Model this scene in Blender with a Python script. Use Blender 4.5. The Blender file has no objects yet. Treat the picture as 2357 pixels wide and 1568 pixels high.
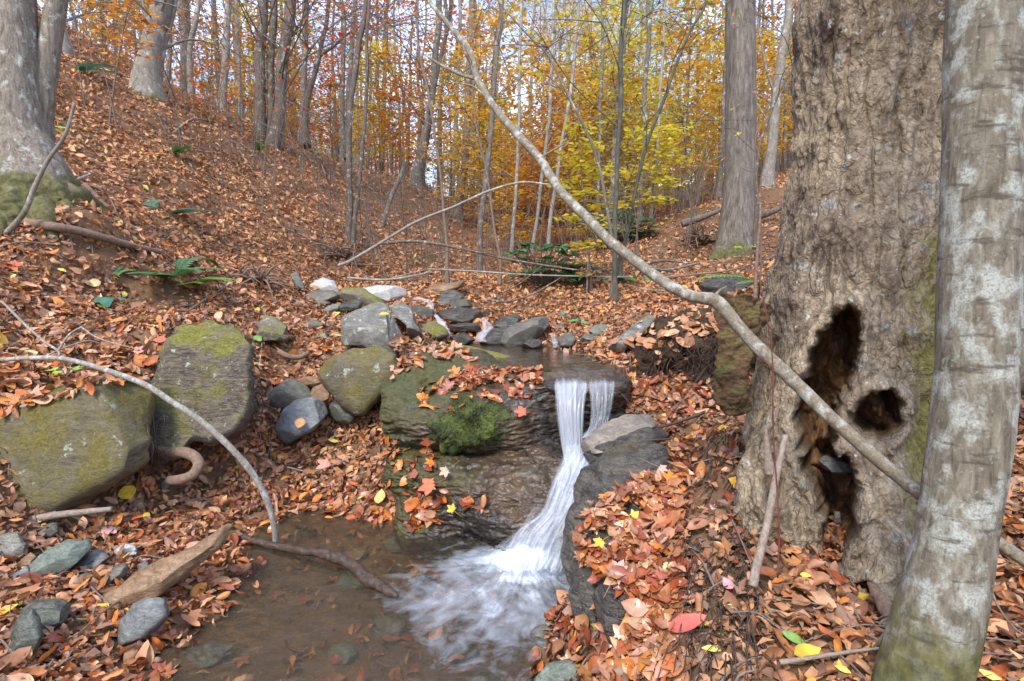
import bpy, math, random
import numpy as np
from mathutils.bvhtree import BVHTree
from mathutils import Vector
S = bpy.context.scene
COL = S.collection
RS = np.random.RandomState(7)
random.seed(7)
PITCH = math.radians(5.6); F = 1309.0; CAM = np.array([0, 0, 1.2])
FW = np.array([0, math.cos(PITCH), -math.sin(PITCH)]); UP = np.array([0, math.sin(PITCH), math.cos(PITCH)]); RT = np.array([1., 0, 0])

def ray(px, py):
    return FW + (px-1178.5)/F*RT + (784-py)/F*UP
def P(px, py, z):
    return CAM + z*ray(px, py)
def proj(p):
    d = np.asarray(p)-CAM; z = d@FW
    return 1178.5+F*(d@RT)/z, 784-F*(d@UP)/z, z
def Zm(ox, oy, s):
    return lambda pts: [(ox+x*s, oy+y*s) for x, y in pts]
Z4 = Zm(0, 471.4, .3507); Z5 = Zm(628.5, 550, .3507); Z6 = Zm(0, 942.8, .3988); Z7 = Zm(785.7, 1018.2, .3507); Z8 = Zm(1414.2, 589.2, .6244)
Z2 = Zm(707.1, 0, .3507); Z3 = Zm(1414.2, 0, .4009)

# ---------- noise ----------
def _h(i, j, k, s):
    n = (i*374761393 + j*668265263 + k*2147483647 + s*1274126177) & 0xffffffff
    n = ((n ^ (n >> 13))*1274126177) & 0xffffffff
    return (n ^ (n >> 16)) & 0xffffffff
def noise(p, seed=0):
    p = np.asarray(p, float); i = np.floor(p).astype(np.int64); f = p-i
    u = f*f*f*(f*(f*6-15)+10); r = 0
    for a in (0, 1):
        wa = u[:, 0] if a else 1-u[:, 0]
        for b in (0, 1):
            wb = u[:, 1] if b else 1-u[:, 1]
            for c in (0, 1):
                wc = u[:, 2] if c else 1-u[:, 2]
                h = _h(i[:, 0]+a, i[:, 1]+b, i[:, 2]+c, seed)
                gx = (h & 1023)/511.5-1; gy = ((h >> 10) & 1023)/511.5-1; gz = ((h >> 20) & 1023)/511.5-1
                r = r + wa*wb*wc*(gx*(f[:, 0]-a)+gy*(f[:, 1]-b)+gz*(f[:, 2]-c))
    return r
def fbm(p, oct=4, seed=0, gain=.5):
    p = np.asarray(p, float); r = 0; a = 1
    for o in range(oct):
        r = r + a*noise(p*2**o, seed+o); a *= gain
    return r
def sstep(a, b, x):
    t = np.clip((x-a)/(b-a), 0, 1); return t*t*(3-2*t)

# ---------- mesh building ----------
class MB:
    def __init__(s): s.v = []; s.f = []; s.c = []; s.n = 0; s.att = []
    def add(s, v, f, c=None, att=None):
        v = np.asarray(v, float); s.v.append(v)
        for k in (f if isinstance(f, list) else [f]):
            s.f.append(np.asarray(k, np.int64)+s.n)
        s.c.append(np.zeros((len(v), 3)) if c is None else np.broadcast_to(np.asarray(c, float), (len(v), 3)))
        s.att.append(np.zeros(len(v)) if att is None else att)
        s.n += len(v); return s
    def build(s, name, mat, parent=None, origin=None, smooth=True, col=False, att=None):
        v = np.concatenate(s.v)
        if origin is None:
            origin = np.array([(v[:, 0].min()+v[:, 0].max())/2, (v[:, 1].min()+v[:, 1].max())/2, v[:, 2].min()]) if parent is None else np.zeros(3)
        origin = np.asarray(origin, float)
        me = bpy.data.meshes.new(name)
        tot = sum(len(f) for f in s.f)
        loops = np.concatenate([f.ravel() for f in s.f]).astype(np.int32)
        cnt = np.concatenate([np.full(len(f), f.shape[1]) for f in s.f])
        st = np.concatenate([[0], np.cumsum(cnt)[:-1]]).astype(np.int32)
        me.vertices.add(len(v)); me.vertices.foreach_set('co', (v-origin).astype(np.float32).ravel())
        me.loops.add(len(loops)); me.loops.foreach_set('vertex_index', loops)
        me.polygons.add(tot); me.polygons.foreach_set('loop_start', st)
        me.polygons.foreach_set('use_smooth', np.full(tot, smooth))
        if col:
            a = me.color_attributes.new('Col', 'FLOAT_COLOR', 'POINT')
            c = np.concatenate(s.c); c4 = np.concatenate([c, np.ones((len(c), 1))], 1)
            a.data.foreach_set('color', c4.astype(np.float32).ravel())
        if att:
            a = me.attributes.new(att, 'FLOAT', 'POINT'); a.data.foreach_set('value', np.concatenate(s.att).astype(np.float32))
        me.update(calc_edges=True); me.validate()
        if mat: me.materials.append(mat)
        o = bpy.data.objects.new(name, me); COL.objects.link(o)
        if parent is not None:
            o.parent = parent; o.location = origin-np.array(parent.location)
        else: o.location = origin
        return o
def grid_faces(n, m, wrap=False):
    i = np.arange(n-1)[:, None]; j = np.arange(m if wrap else m-1)[None, :]; k = (j+1) % m
    return np.stack([i*m+j, i*m+k, (i+1)*m+k, (i+1)*m+j], -1).reshape(-1, 4)
def empty(name, loc):
    o = bpy.data.objects.new(name, None); o.empty_display_size = .1; COL.objects.link(o); o.location = loc; return o
def tag(o, label=None, cat=None, group=None, kind=None):
    if label: o['label'] = label
    if cat: o['category'] = cat
    if group: o['group'] = group
    if kind: o['kind'] = kind
    return o
def curve(pts, n):
    """Catmull-Rom through points, n samples"""
    p = np.asarray(pts, float)
    if len(p) == 2: return p[0]+(p[1]-p[0])*np.linspace(0, 1, n)[:, None]
    q = np.vstack([2*p[0]-p[1], p, 2*p[-1]-p[-2]])
    t = np.linspace(0, len(p)-1-1e-9, n); i = t.astype(int); f = (t-i)[:, None]
    a, b, c, d = q[i], q[i+1], q[i+2], q[i+3]
    return .5*(2*b+(c-a)*f+(2*a-5*b+4*c-d)*f*f+(3*b-a-3*c+d)*f**3)
def tube(path, r, seg=8, lump=0, seed=0, cap=True):
    p = np.asarray(path, float); n = len(p); r = np.broadcast_to(np.asarray(r, float), (n,))
    t = np.gradient(p, axis=0); t /= np.linalg.norm(t, axis=1)[:, None]+1e-12
    a = np.array([0, 0, 1.]) if abs(t[0][2]) < .9 else np.array([1., 0, 0])
    u = np.cross(t[0], a); u /= np.linalg.norm(u); U = [u]
    for i in range(1, n):
        u = U[-1]-t[i]*(U[-1]@t[i]); u /= np.linalg.norm(u)+1e-12; U.append(u)
    U = np.array(U); V = np.cross(t, U)
    th = np.arange(seg)/seg*2*math.pi
    d = U[:, None]*np.cos(th)[None, :, None]+V[:, None]*np.sin(th)[None, :, None]
    rr = np.repeat(r[:, None], seg, 1)
    if lump:
        q = (p[:, None]+d*r[:, None, None]).reshape(-1, 3)
        rr = rr*(1+lump*fbm(q/np.maximum(r.mean()*2.2, 1e-4), 3, seed).reshape(n, seg))
    v = (p[:, None]+d*rr[:, :, None]).reshape(-1, 3)
    f = [grid_faces(n, seg, True)]
    if cap:
        v = np.vstack([v, p[0], p[-1]]); j = np.arange(seg); k = (j+1) % seg
        f += [np.stack([np.full(seg, n*seg), k, j], 1), np.stack([np.full(seg, n*seg+1), (n-1)*seg+j, (n-1)*seg+k], 1)]
    return v, f

# ---------- materials ----------
class NT:
    def __init__(s, name):
        s.m = bpy.data.materials.new(name); s.m.use_nodes = True; s.t = s.m.node_tree; s.t.nodes.clear()
        s.out = s.n('ShaderNodeOutputMaterial'); s.tc = s.n('ShaderNodeTexCoord')
    def n(s, typ, ins=None, **kw):
        nd = s.t.nodes.new(typ)
        for k, v in kw.items(): setattr(nd, k, v)
        for k, v in (ins or {}).items(): s.set(nd, k, v)
        return nd
    def set(s, nd, k, v):
        i = nd.inputs[k]
        if hasattr(v, 'links'): s.t.links.new(v, i)
        elif hasattr(v, 'outputs'): s.t.links.new(v.outputs[0], i)
        else:
            if i.type == 'RGBA' and len(v) == 3: v = (*v, 1)
            i.default_value = v
    def mapping(s, scale=(1, 1, 1), src='Object'):
        return s.n('ShaderNodeMapping', {'Vector': s.tc.outputs[src], 'Scale': scale})
    def noise(s, vec, scale, detail=4, rough=.55, dist=0):
        return s.n('ShaderNodeTexNoise', {'Vector': vec, 'Scale': scale, 'Detail': detail, 'Roughness': rough, 'Distortion': dist}).outputs[0]
    def ramp(s, fac, stops):
        nd = s.n('ShaderNodeValToRGB', {'Fac': fac}); e = nd.color_ramp.elements
        while len(e) < len(stops): e.new(.5)
        for q, (p, c) in zip(e, stops):
            q.position = p; q.color = (*c, 1) if not isinstance(c, (int, float)) else (c, c, c, 1)
        return nd.outputs[0]
    def mix(s, fac, a, b, mode='MIX'):
        nd = s.n('ShaderNodeMix', data_type='RGBA', blend_type=mode)
        s.set(nd, 0, fac); s.set(nd, 6, a); s.set(nd, 7, b); return nd.outputs[2]
    def math(s, op, a, b=0.):
        nd = s.n('ShaderNodeMath', operation=op); s.set(nd, 0, a); s.set(nd, 1, b); return nd.outputs[0]
    def bump(s, h, strength, dist=.02):
        return s.n('ShaderNodeBump', {'Height': h, 'Strength': strength, 'Distance': dist}).outputs[0]
    def bsdf(s, **kw):
        b = s.n('ShaderNodeBsdfPrincipled', kw); s.t.links.new(b.outputs[0], s.out.inputs[0]); return b

def mat_leaf(name, rough=.55, trans=.25, att='Col', spec=.4, wetatt=False):
    t = NT(name); a = t.n('ShaderNodeAttribute', attribute_name=att).outputs[0]
    v = t.noise(t.mapping(), 60, 3); c = t.mix(1, a, t.ramp(v, [(.3, .78), (.7, 1.12)]), 'MULTIPLY')
    b = t.n('ShaderNodeBsdfPrincipled', {'Base Color': c, 'Roughness': rough, 'Specular IOR Level': spec})
    tr = t.n('ShaderNodeBsdfTranslucent', {'Color': c})
    mx = t.n('ShaderNodeMixShader', {0: trans, 1: b, 2: tr}); t.t.links.new(mx.outputs[0], t.out.inputs[0])
    return t.m
def mat_bark(name, c1, c2, c3, sc=1., stretch=.22, moss=0., mossh=.5, lichen=0., lcol=(.55, .56, .5), bump=.6, rings=0., rough=.85):
    """vertical fissures; lichen patches; moss low on the trunk by height above the object's origin"""
    t = NT(name); m = t.mapping((1, 1, stretch)); mo = t.mapping()
    n1 = t.noise(m, 22*sc, 6, .65, .6); n2 = t.noise(mo, 5*sc, 4); n3 = t.noise(mo, 55*sc, 5, .7)
    c = t.ramp(n1, [(.3, c1), (.52, c2), (.75, c3)])
    c = t.mix(t.ramp(n2, [(.35, 0.), (.7, .6)]), c, t.ramp(n3, [(.3, c1), (.7, c3)]))
    h = t.math('ADD', t.math('MULTIPLY', n1, 1.), t.math('MULTIPLY', n3, .35))
    if lichen:
        ml = t.mapping((1, 1, .7))
        l = t.math('MULTIPLY', t.ramp(t.noise(ml, 7*sc, 6, .62, .1), [(.60-lichen*.25, 0.), (.72-lichen*.25, .85)]), t.ramp(t.noise(mo, 70*sc, 3), [(.32, .25), (.55, 1.)]))
        c = t.mix(l, c, lcol)
        l2 = t.ramp(t.noise(mo, 24*sc, 4), [(.62, 0.), (.68, .8)]); c = t.mix(l2, c, (lcol[0]*.62, lcol[1]*.66, lcol[2]*.58))
    if rings:
        mr = t.mapping((.25, .25, 1)); c = t.mix(t.ramp(t.noise(mr, 16*sc, 4, .6), [(.56, 0.), (.66, rings)]), c, c1)
    if moss:
        z = t.n('ShaderNodeSeparateXYZ', {0: t.tc.outputs['Object']}).outputs[2]
        zz = t.math('ADD', t.math('MULTIPLY', z, -1/mossh), t.math('ADD', t.math('MULTIPLY', t.noise(mo, 4, 4), 1.6), moss-.8))
        mf = t.ramp(zz, [(.1, 0.), (.35, 1.)])
        mc = t.ramp(t.noise(mo, 40, 4), [(.3, (.04, .038, .012)), (.5, (.095, .09, .02)), (.75, (.17, .15, .05))])
        c = t.mix(t.math('MULTIPLY', mf, .85), c, mc)
    t.bsdf(**{'Base Color': c, 'Roughness': rough, 'Specular IOR Level': .25, 'Normal': t.bump(h, bump, .015/sc)})
    return t.m
def mat_rock(name, c1, c2, c3, moss=0., lichen=0., rough=.75, sc=1., band=0., mcol=(.11, .12, .02), face=0., bump=.5, crack=.4):
    t = NT(name); mo = t.mapping(); ms = t.mapping((1, 1, 3.2))
    n1 = t.noise(mo, 3*sc, 9, .68, .5); n2 = t.noise(ms, 14*sc, 6, .6, .8); n3 = t.noise(mo, 90*sc, 4, .7)
    c = t.ramp(n1, [(.32, c1), (.5, c2), (.68, c3)])
    c = t.mix(.45, c, t.ramp(n2, [(.35, c1), (.65, c3)]))
    c = t.mix(.6, c, t.ramp(n3, [(.28, .3), (.66, 1.08)]), 'MULTIPLY')
    h = t.math('ADD', t.math('MULTIPLY', n2, .8), t.math('MULTIPLY', n3, .5))
    rot = t.n('ShaderNodeMapping', {'Vector': t.tc.outputs['Object'], 'Rotation': (.35, .25, .3), 'Scale': (.8, .8, 2.6)})
    cr = t.math('ABSOLUTE', t.math('SUBTRACT', t.noise(rot, 5.5*sc, 5, .6, .9), .5)); cl = t.ramp(cr, [(.0, .28), (.022, 1.)])      # thin cracks along the grain of the stone
    cr2 = t.math('ABSOLUTE', t.math('SUBTRACT', t.noise(rot, 17*sc, 4, .6, .6), .5)); cl2 = t.ramp(cr2, [(.0, .55), (.03, 1.)])
    c = t.mix(crack, c, t.mix(1, cl, cl2, 'MULTIPLY'), 'MULTIPLY'); h = t.math('ADD', h, t.math('MULTIPLY', cl, .5)); h = t.math('ADD', h, t.math('MULTIPLY', cl2, .3))
    if band:
        ml = t.n('ShaderNodeMapping', {'Vector': t.tc.outputs['Object'], 'Rotation': (.5, .3, .2), 'Scale': (.5, .5, 3.4)})
        w = t.noise(ml, 8*sc, 7, .68, 1.1)
        c = t.mix(t.math('MULTIPLY', t.ramp(w, [(.5, 0.), (.66, 1.)]), band), c, (min(c3[0]*1.7, .7), min(c3[1]*1.7, .7), min(c3[2]*1.7, .7)))
        h = t.math('ADD', h, t.math('MULTIPLY', w, .4))
    if lichen:
        l = t.ramp(t.noise(mo, 11*sc, 6, .7), [(.66-.15*lichen, 0.), (.72-.15*lichen, .9)])
        c = t.mix(l, c, (.42, .44, .38))
    if moss:
        g = t.n('ShaderNodeNewGeometry').outputs['Normal']; nz = t.n('ShaderNodeSeparateXYZ', {0: g}).outputs[2]
        mf = t.math('ADD', t.math('MULTIPLY', nz, .6-face), t.math('ADD', t.math('MULTIPLY', t.noise(mo, 3.2*sc, 6, .65), 1.7), moss-1.45))
        mc = t.ramp(t.noise(mo, 70*sc, 4, .7), [(.3, (mcol[0]*.35, mcol[1]*.4, mcol[2]*.4)), (.55, mcol), (.8, (mcol[0]*1.7, mcol[1]*1.6, mcol[2]*1.8))])
        f = t.ramp(mf, [(.15, 0.), (.5, .92)]); c = t.mix(f, c, mc)
        rg = t.math('ADD', rough, t.math('MULTIPLY', f, .2))
    else: rg = rough
    t.bsdf(**{'Base Color': c, 'Roughness': rg, 'Specular IOR Level': .45, 'Normal': t.bump(h, bump, .02/sc)})
    return t.m
# ---------- camera, light, world ----------
cam = bpy.data.cameras.new('camera'); co = bpy.data.objects.new('camera', cam); COL.objects.link(co)
cam.sensor_width = 36; cam.lens = 36*F/2357; cam.clip_end = 2000; cam.clip_start = .02
co.location = CAM; co.rotation_euler = (math.pi/2-PITCH, 0, 0); S.camera = co
SUN_EL, SUN_AZ = math.radians(48), math.radians(205)
w = bpy.data.worlds.new('World'); S.world = w; w.use_nodes = True; nt = w.node_tree; nt.nodes.clear()
wo = nt.nodes.new('ShaderNodeOutputWorld'); bg = nt.nodes.new('ShaderNodeBackground')
sk = nt.nodes.new('ShaderNodeTexSky'); sk.sky_type = 'NISHITA'; sk.sun_disc = False; sk.sun_elevation = SUN_EL; sk.sun_rotation = SUN_AZ
tcw = nt.nodes.new('ShaderNodeTexCoord'); nz = nt.nodes.new('ShaderNodeTexNoise'); nz.inputs['Scale'].default_value = 3.2; nz.inputs['Detail'].default_value = 6
mpw = nt.nodes.new('ShaderNodeMapping'); mpw.inputs['Scale'].default_value = (1, 1, 1.8)
nt.links.new(tcw.outputs['Generated'], mpw.inputs[0]); nt.links.new(mpw.outputs[0], nz.inputs['Vector'])
rp = nt.nodes.new('ShaderNodeValToRGB'); rp.color_ramp.elements[0].position = .42; rp.color_ramp.elements[1].position = .70
rp.color_ramp.elements[0].color = (.12, .12, .12, 1)
nt.links.new(nz.outputs[0], rp.inputs[0])
mxw = nt.nodes.new('ShaderNodeMix'); mxw.data_type = 'RGBA'; nt.links.new(rp.outputs[0], mxw.inputs[0]); nt.links.new(sk.outputs[0], mxw.inputs[6])
mxw.inputs[7].default_value = (6.6, 7.9, 11.2, 1)
nt.links.new(mxw.outputs[2], bg.inputs[0]); bg.inputs[1].default_value = .15; nt.links.new(bg.outputs[0], wo.inputs[0])
sl = bpy.data.lights.new('sun', 'SUN'); sl.energy = 2.0; sl.angle = math.radians(15); sl.color = (1, .95, .87)
so = bpy.data.objects.new('sun', sl); COL.objects.link(so); so.rotation_euler = (math.pi/2-SUN_EL, 0, math.pi-SUN_AZ)
S.view_settings.view_transform = 'Standard'; S.view_settings.look = 'None'; S.view_settings.exposure = 1.08
S.cycles.max_bounces = 6; S.cycles.diffuse_bounces = 3; S.cycles.glossy_bounces = 3; S.cycles.transparent_max_bounces = 12; S.cycles.caustics_reflective = False; S.cycles.caustics_refractive = False
try: S.cycles.use_denoising = True
except Exception: pass

# ---------- terrain from control points ----------
CP = [(200,900,3.0),(30,922,2.7),(400,765,3.4),(100,700,3.3),(0,600,3.4),(250,650,3.9),(450,720,3.9),(600,650,5),(600,750,4.3),(700,800,4.2),(650,870,3.9),
 (60,500,3.85),(110,525,3.75),(215,510,3.95),(0,525,3.7),(200,500,4.6),(350,560,5),(130,130,8.5),(335,195,8.5),(250,300,7),(400,400,6.5),(560,310,11),(615,340,11),(500,500,6.6),(650,500,7.5),(700,340,13),(800,440,11),
 (800,570,8),(680,620,6.6),(760,645,6.8),(850,645,7.2),(1000,645,7.5),(965,415,17),(900,500,13),(1065,490,17),(1000,560,12),(1100,560,13.5),(1130,600,11),(1100,640,9),
 (1300,560,14),(1450,540,13),(1250,640,7),(1400,640,7),(1550,500,9),(1650,480,9),(1500,600,7),(1600,640,6),(1700,605,7),(1780,430,10),(1780,640,5),(1950,400,10),(2165,330,12),
 (2165,700,4),(2165,550,6),(2340,700,3.5),(2340,400,9),(2340,1150,1.9),(2345,950,2.5),(2340,1450,1.35),(2000,1500,1.3),(1800,1400,1.5),(1600,1450,1.5),(1450,1250,1.95),(1420,1500,1.62),
 (1850,1335,1.6),(1980,1410,1.55),(2100,1450,1.48),(1780,1290,1.66),(1550,1100,2.4),(1600,980,2.75),(1550,900,3),(1450,850,3.35),(1700,1200,1.85),(1720,1000,2.2),(1600,740,4.2),(1300,765,4.8),(1450,745,4.8),(1200,705,6),(1400,690,5.6),
 (100,1500,1.75),(0,1300,2.2),(300,1300,2.3),(200,1200,2.6),(380,1150,2.85),(0,1560,1.6),(500,1100,3.1),(620,1050,3.3),(700,1100,3.25),(850,1050,3.35),(850,1130,3.1),(700,1155,3.12),(590,1170,2.98),
 (480,1300,2.42),(400,1440,1.99),(660,1010,3.5),(800,950,3.7),(1010,750,5.0),(960,695,5.7),(720,700,5.2),(560,600,5.6),(870,800,4.1),(900,730,4.8),(1850,560,6),(2000,640,4)]
CW = [(1.2,2.05,.42),(1.0,1.95,.42),(1.3,1.8,.38),(-.4,1.5,-.2),(-.1,2.,-.22),(.05,2.3,-.25),(-.62,2.3,-.1),(-.8,2.75,-.06),(-.3,2.6,-.14),(-.2,1.,-.2),(-.5,.5,-.15),(0,4.3,.58),(.3,3.65,.58),(-.35,4.5,.62),
 (-.3,3.05,.45),(0,2.95,.4),(.32,2.95,.4),(-.5,2.72,-.06),(.25,2.5,-.15),(0,-1.2,-.1),(2,-1,.5),(-2.2,-1,.5),(-2.6,1.6,.55),(-2.9,2.6,1.05),(-5,3,2.3),(-8,2,3.6),(-8,8,6.2),(-12,14,7.8),(-7,17,5.0),(-5,22,4.8),(-14,25,7),
 (-2,26,3.6),(2,24,3.0),(6,24,4.2),(10,16,5.2),(9,9,4.2),(5,3,1.4),(4,1,.9),(9,2,2.2),(15,10,6),(18,24,8),(0,40,5.5),(-12,45,9),(14,45,9),(0,60,8.5),(-30,50,13),(30,50,13),(-30,10,13),(30,10,9),(0,90,14),(-40,90,18),(40,90,18),(0,-8,.3),(-12,-8,4),(12,-8,3)]
cps = np.array([P(*c) for c in CP]+[np.array(c, float) for c in CW])
def _phi(r): return np.sqrt(r*r+.12**2)
_A = _phi(np.linalg.norm(cps[:, None, :2]-cps[None, :, :2], axis=2))
_n = len(cps); _Pm = np.hstack([np.ones((_n, 1)), cps[:, :2]])
_M = np.block([[_A-2e-3*np.eye(_n), _Pm], [_Pm.T, np.zeros((3, 3))]])
_W = np.linalg.solve(_M, np.concatenate([cps[:, 2], np.zeros(3)]))
def hbase(x, y):
    x = np.asarray(x, float).ravel(); y = np.asarray(y, float).ravel(); out = np.empty(len(x))
    for s in range(0, len(x), 20000):
        a, b = x[s:s+20000], y[s:s+20000]
        r = np.sqrt((a[:, None]-cps[:, 0])**2+(b[:, None]-cps[:, 1])**2)
        out[s:s+20000] = _phi(r)@_W[:_n]+_W[_n]+_W[_n+1]*a+_W[_n+2]*b
    return out
def H(x, y):
    x = np.asarray(x, float).ravel(); y = np.asarray(y, float).ravel()
    d = np.hypot(x, y); p = np.stack([x, y, 0*x], 1)
    h = hbase(x, y)
    bank = sstep(.05, .5, h)
    return h+bank*(fbm(p*1.7, 4, 3)*(.03+.012*np.clip(d-2, 0, 10))+fbm(p*9, 3, 5)*.012)+(1-bank)*fbm(p*6, 3, 9)*.02
def Nrm(x, y, e=.02):
    hx = (H(x+e, y)-H(x-e, y))/(2*e); hy = (H(x, y+e)-H(x, y-e))/(2*e)
    n = np.stack([-hx, -hy, np.ones(len(hx))], 1); return n/np.linalg.norm(n, axis=1)[:, None]
def G(px, py, zmax=90):
    """where the line of sight through a photo point meets the ground"""
    z = np.geomspace(.7, zmax, 900); p = CAM+z[:, None]*ray(px, py)
    b = p[:, 2] < H(p[:, 0], p[:, 1]); i = int(np.argmax(b)) if b.any() else len(z)-1
    return p[i], z[i]
def soil_mat():
    t = NT('soil'); mo = t.mapping()
    n1 = t.noise(mo, 1.3, 8, .65, .3); n2 = t.noise(mo, 24, 6, .7); n3 = t.noise(mo, 150, 3, .7); n4 = t.noise(mo, .9, 5)
    c = t.ramp(n1, [(.3, (.12, .062, .034)), (.5, (.21, .115, .062)), (.7, (.31, .18, .105))])
    c = t.mix(.5, c, t.ramp(n2, [(.3, (.08, .045, .027)), (.55, (.25, .13, .068)), (.75, (.4, .23, .13))]))
    c = t.mix(t.ramp(n4, [(.56, 0.), (.68, .6)]), c, t.ramp(n2, [(.3, (.05, .06, .015)), (.7, (.14, .13, .04))]))
    c = t.mix(.4, c, t.ramp(n3, [(.3, .5), (.7, 1.1)]), 'MULTIPLY')
    t.bsdf(**{'Base Color': c, 'Roughness': .9, 'Specular IOR Level': .2, 'Normal': t.bump(t.math('ADD', n2, t.math('MULTIPLY', n3, .5)), .8, .02)})
    return t.m
SOLID = []
def solid(v, f):
    SOLID.append((v, f))
tx = np.linspace(-1, 1, 380); tx = np.sign(tx)*(np.abs(tx)*2.6+np.abs(tx)**4*57)
ty = np.concatenate([np.linspace(-9, .4, 20)[:-1], .4+np.geomspace(.02, 1, 0) if False else np.linspace(.4, 5.5, 210)[:-1], np.geomspace(5.5, 95, 170)])
gx, gy = np.meshgrid(tx, ty); gh = H(gx, gy)
tv = np.stack([gx.ravel(), gy.ravel(), gh], 1); tf = grid_faces(len(ty), len(tx))
tag(MB().add(tv, tf).build('ground', soil_mat(), origin=(0, 0, 0)), kind='structure')
solid(tv, tf)
# ---------- rocks ----------
MR = dict(
 olive=mat_rock('olive_rock', (.065,.052,.027), (.135,.108,.055), (.25,.215,.14), moss=.86, lichen=.4, sc=1.2, face=.36, crack=.25, mcol=(.15,.12,.022)),
 mossy2=mat_rock('brown_moss_topped_rock', (.06,.042,.026), (.145,.108,.068), (.27,.225,.16), moss=.55, lichen=.45, sc=1.5, mcol=(.19,.18,.02), crack=.5, bump=.8),
 mossy=mat_rock('moss_streaked_rock', (.11,.088,.055), (.21,.175,.12), (.36,.32,.25), moss=.55, lichen=.4, sc=1.3, mcol=(.17,.16,.018), crack=.3),
 wet=mat_rock('wet_rock', (.022,.02,.018), (.07,.058,.045), (.14,.115,.085), rough=.28, sc=1.3, band=.25, bump=.7),
 wetmoss=mat_rock('wet_ledge_rock', (.04,.036,.03), (.10,.088,.068), (.2,.18,.14), moss=.36, rough=.33, sc=1.2, band=.15, mcol=(.10,.10,.03), bump=.6),
 brownwet=mat_rock('wet_brown_rock', (.05,.03,.018), (.13,.08,.045), (.24,.16,.10), rough=.25, sc=1.4, band=.35, bump=.7),
 grey=mat_rock('grey_stone', (.09,.095,.09), (.19,.195,.19), (.36,.36,.34), rough=.5, sc=2.6, lichen=.1),
 bluegrey=mat_rock('banded_blue_stone', (.075,.075,.065), (.15,.15,.135), (.27,.27,.25), rough=.5, sc=2.5, band=.25),
 green=mat_rock('greenish_stone', (.07,.085,.06), (.16,.19,.14), (.32,.35,.28), rough=.6, sc=2.4, lichen=.3),
 darkgreen=mat_rock('dark_green_stone', (.035,.04,.03), (.09,.1,.075), (.2,.2,.16), rough=.45, sc=2.4),
 pale=mat_rock('pale_stone', (.34,.31,.27), (.55,.52,.47), (.72,.70,.66), rough=.7, sc=2.),
 paleflat=mat_rock('pale_brown_flat_stone', (.13,.1,.075), (.27,.22,.165), (.4,.35,.28), rough=.45, sc=2.),
 tan=mat_rock('tan_stone', (.15,.075,.032), (.30,.17,.08), (.44,.29,.165), rough=.55, sc=2.2),
 lich=mat_rock('lichen_rock', (.10,.09,.07), (.21,.19,.16), (.36,.34,.3), moss=.30, lichen=.6, sc=1.6, mcol=(.15,.15,.03)),
 slate=mat_rock('slate_rock', (.075,.068,.052), (.155,.14,.11), (.28,.25,.2), moss=.25, rough=.6, sc=1.8),
 stub=mat_rock('rotten_root_wood', (.06,.028,.014), (.16,.09,.04), (.28,.18,.08), moss=.62, rough=.9, sc=3, bump=1., mcol=(.13,.12,.03)),
  bank=mat_rock('bank_boulder', (.028,.026,.025), (.078,.07,.058), (.15,.13,.10), rough=.24, moss=.2, sc=1.3, band=.3, mcol=(.12,.09,.03), bump=.8),
 earth=mat_rock('root_earth', (.03,.018,.012), (.08,.05,.032), (.17,.115,.075), rough=.9, sc=3, moss=.36, bump=1., mcol=(.10,.10,.03)),
)
def ledge_mat():
    t = NT('dark_wet_ledge'); mo = t.mapping(); rot = t.n('ShaderNodeMapping', {'Vector': t.tc.outputs['Object'], 'Rotation': (.12, .3, .1), 'Scale': (.7, .7, 3.)})
    n1 = t.noise(mo, 2.2, 6, .6, .4); n2 = t.noise(rot, 9, 8, .68, .9); n3 = t.noise(mo, 75, 4, .7); n4 = t.noise(mo, 5, 6, .65)
    c = t.ramp(n1, [(.3, (.016,.015,.016)), (.44, (.04,.033,.026)), (.56, (.092,.056,.03)), (.7, (.05,.042,.025))])
    c = t.mix(.75, c, t.ramp(n2, [(.3, .45), (.5, .95), (.68, 1.6)]), 'MULTIPLY'); c = t.mix(.5, c, t.ramp(n3, [(.3, .45), (.68, 1.3)]), 'MULTIPLY')
    cr = t.math('ABSOLUTE', t.math('SUBTRACT', t.noise(rot, 4.5, 6, .62, .9), .5)); cl = t.ramp(cr, [(.0, .3), (.03, 1.)]); c = t.mix(.7, c, cl, 'MULTIPLY')
    sx = t.n('ShaderNodeSeparateXYZ', {0: t.tc.outputs['Object']}); nz = t.n('ShaderNodeSeparateXYZ', {0: t.n('ShaderNodeNewGeometry').outputs['Normal']}).outputs[2]
    mf = t.math('ADD', t.math('ADD', t.math('MULTIPLY', sx.outputs[0], -.9), t.math('MULTIPLY', sx.outputs[2], .5)), t.math('ADD', t.math('MULTIPLY', n4, 1.9), t.math('MULTIPLY', nz, .25)))      # moss on the drier left shoulder
    f = t.ramp(mf, [(.62, 0.), (.86, .85)]); f = t.n('ShaderNodeMapRange', {0: mf, 1: 1.60, 2: 2.0, 3: 0., 4: .85}).outputs[0]
    mc = t.ramp(n3, [(.3, (.03,.032,.008)), (.55, (.07,.068,.017)), (.8, (.13,.12,.04))]); c = t.mix(f, c, mc)
    rg = t.math('ADD', t.math('ADD', .16, t.math('MULTIPLY', n3, .22)), t.math('MULTIPLY', f, .5))
    t.bsdf(**{'Base Color': c, 'Roughness': rg, 'Specular IOR Level': .4, 'Normal': t.bump(t.math('ADD', n2, t.math('ADD', t.math('MULTIPLY', n3, .4), t.math('MULTIPLY', cl, .4))), .42, .012)})
    return t.m
MR['ledge'] = ledge_mat()
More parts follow.
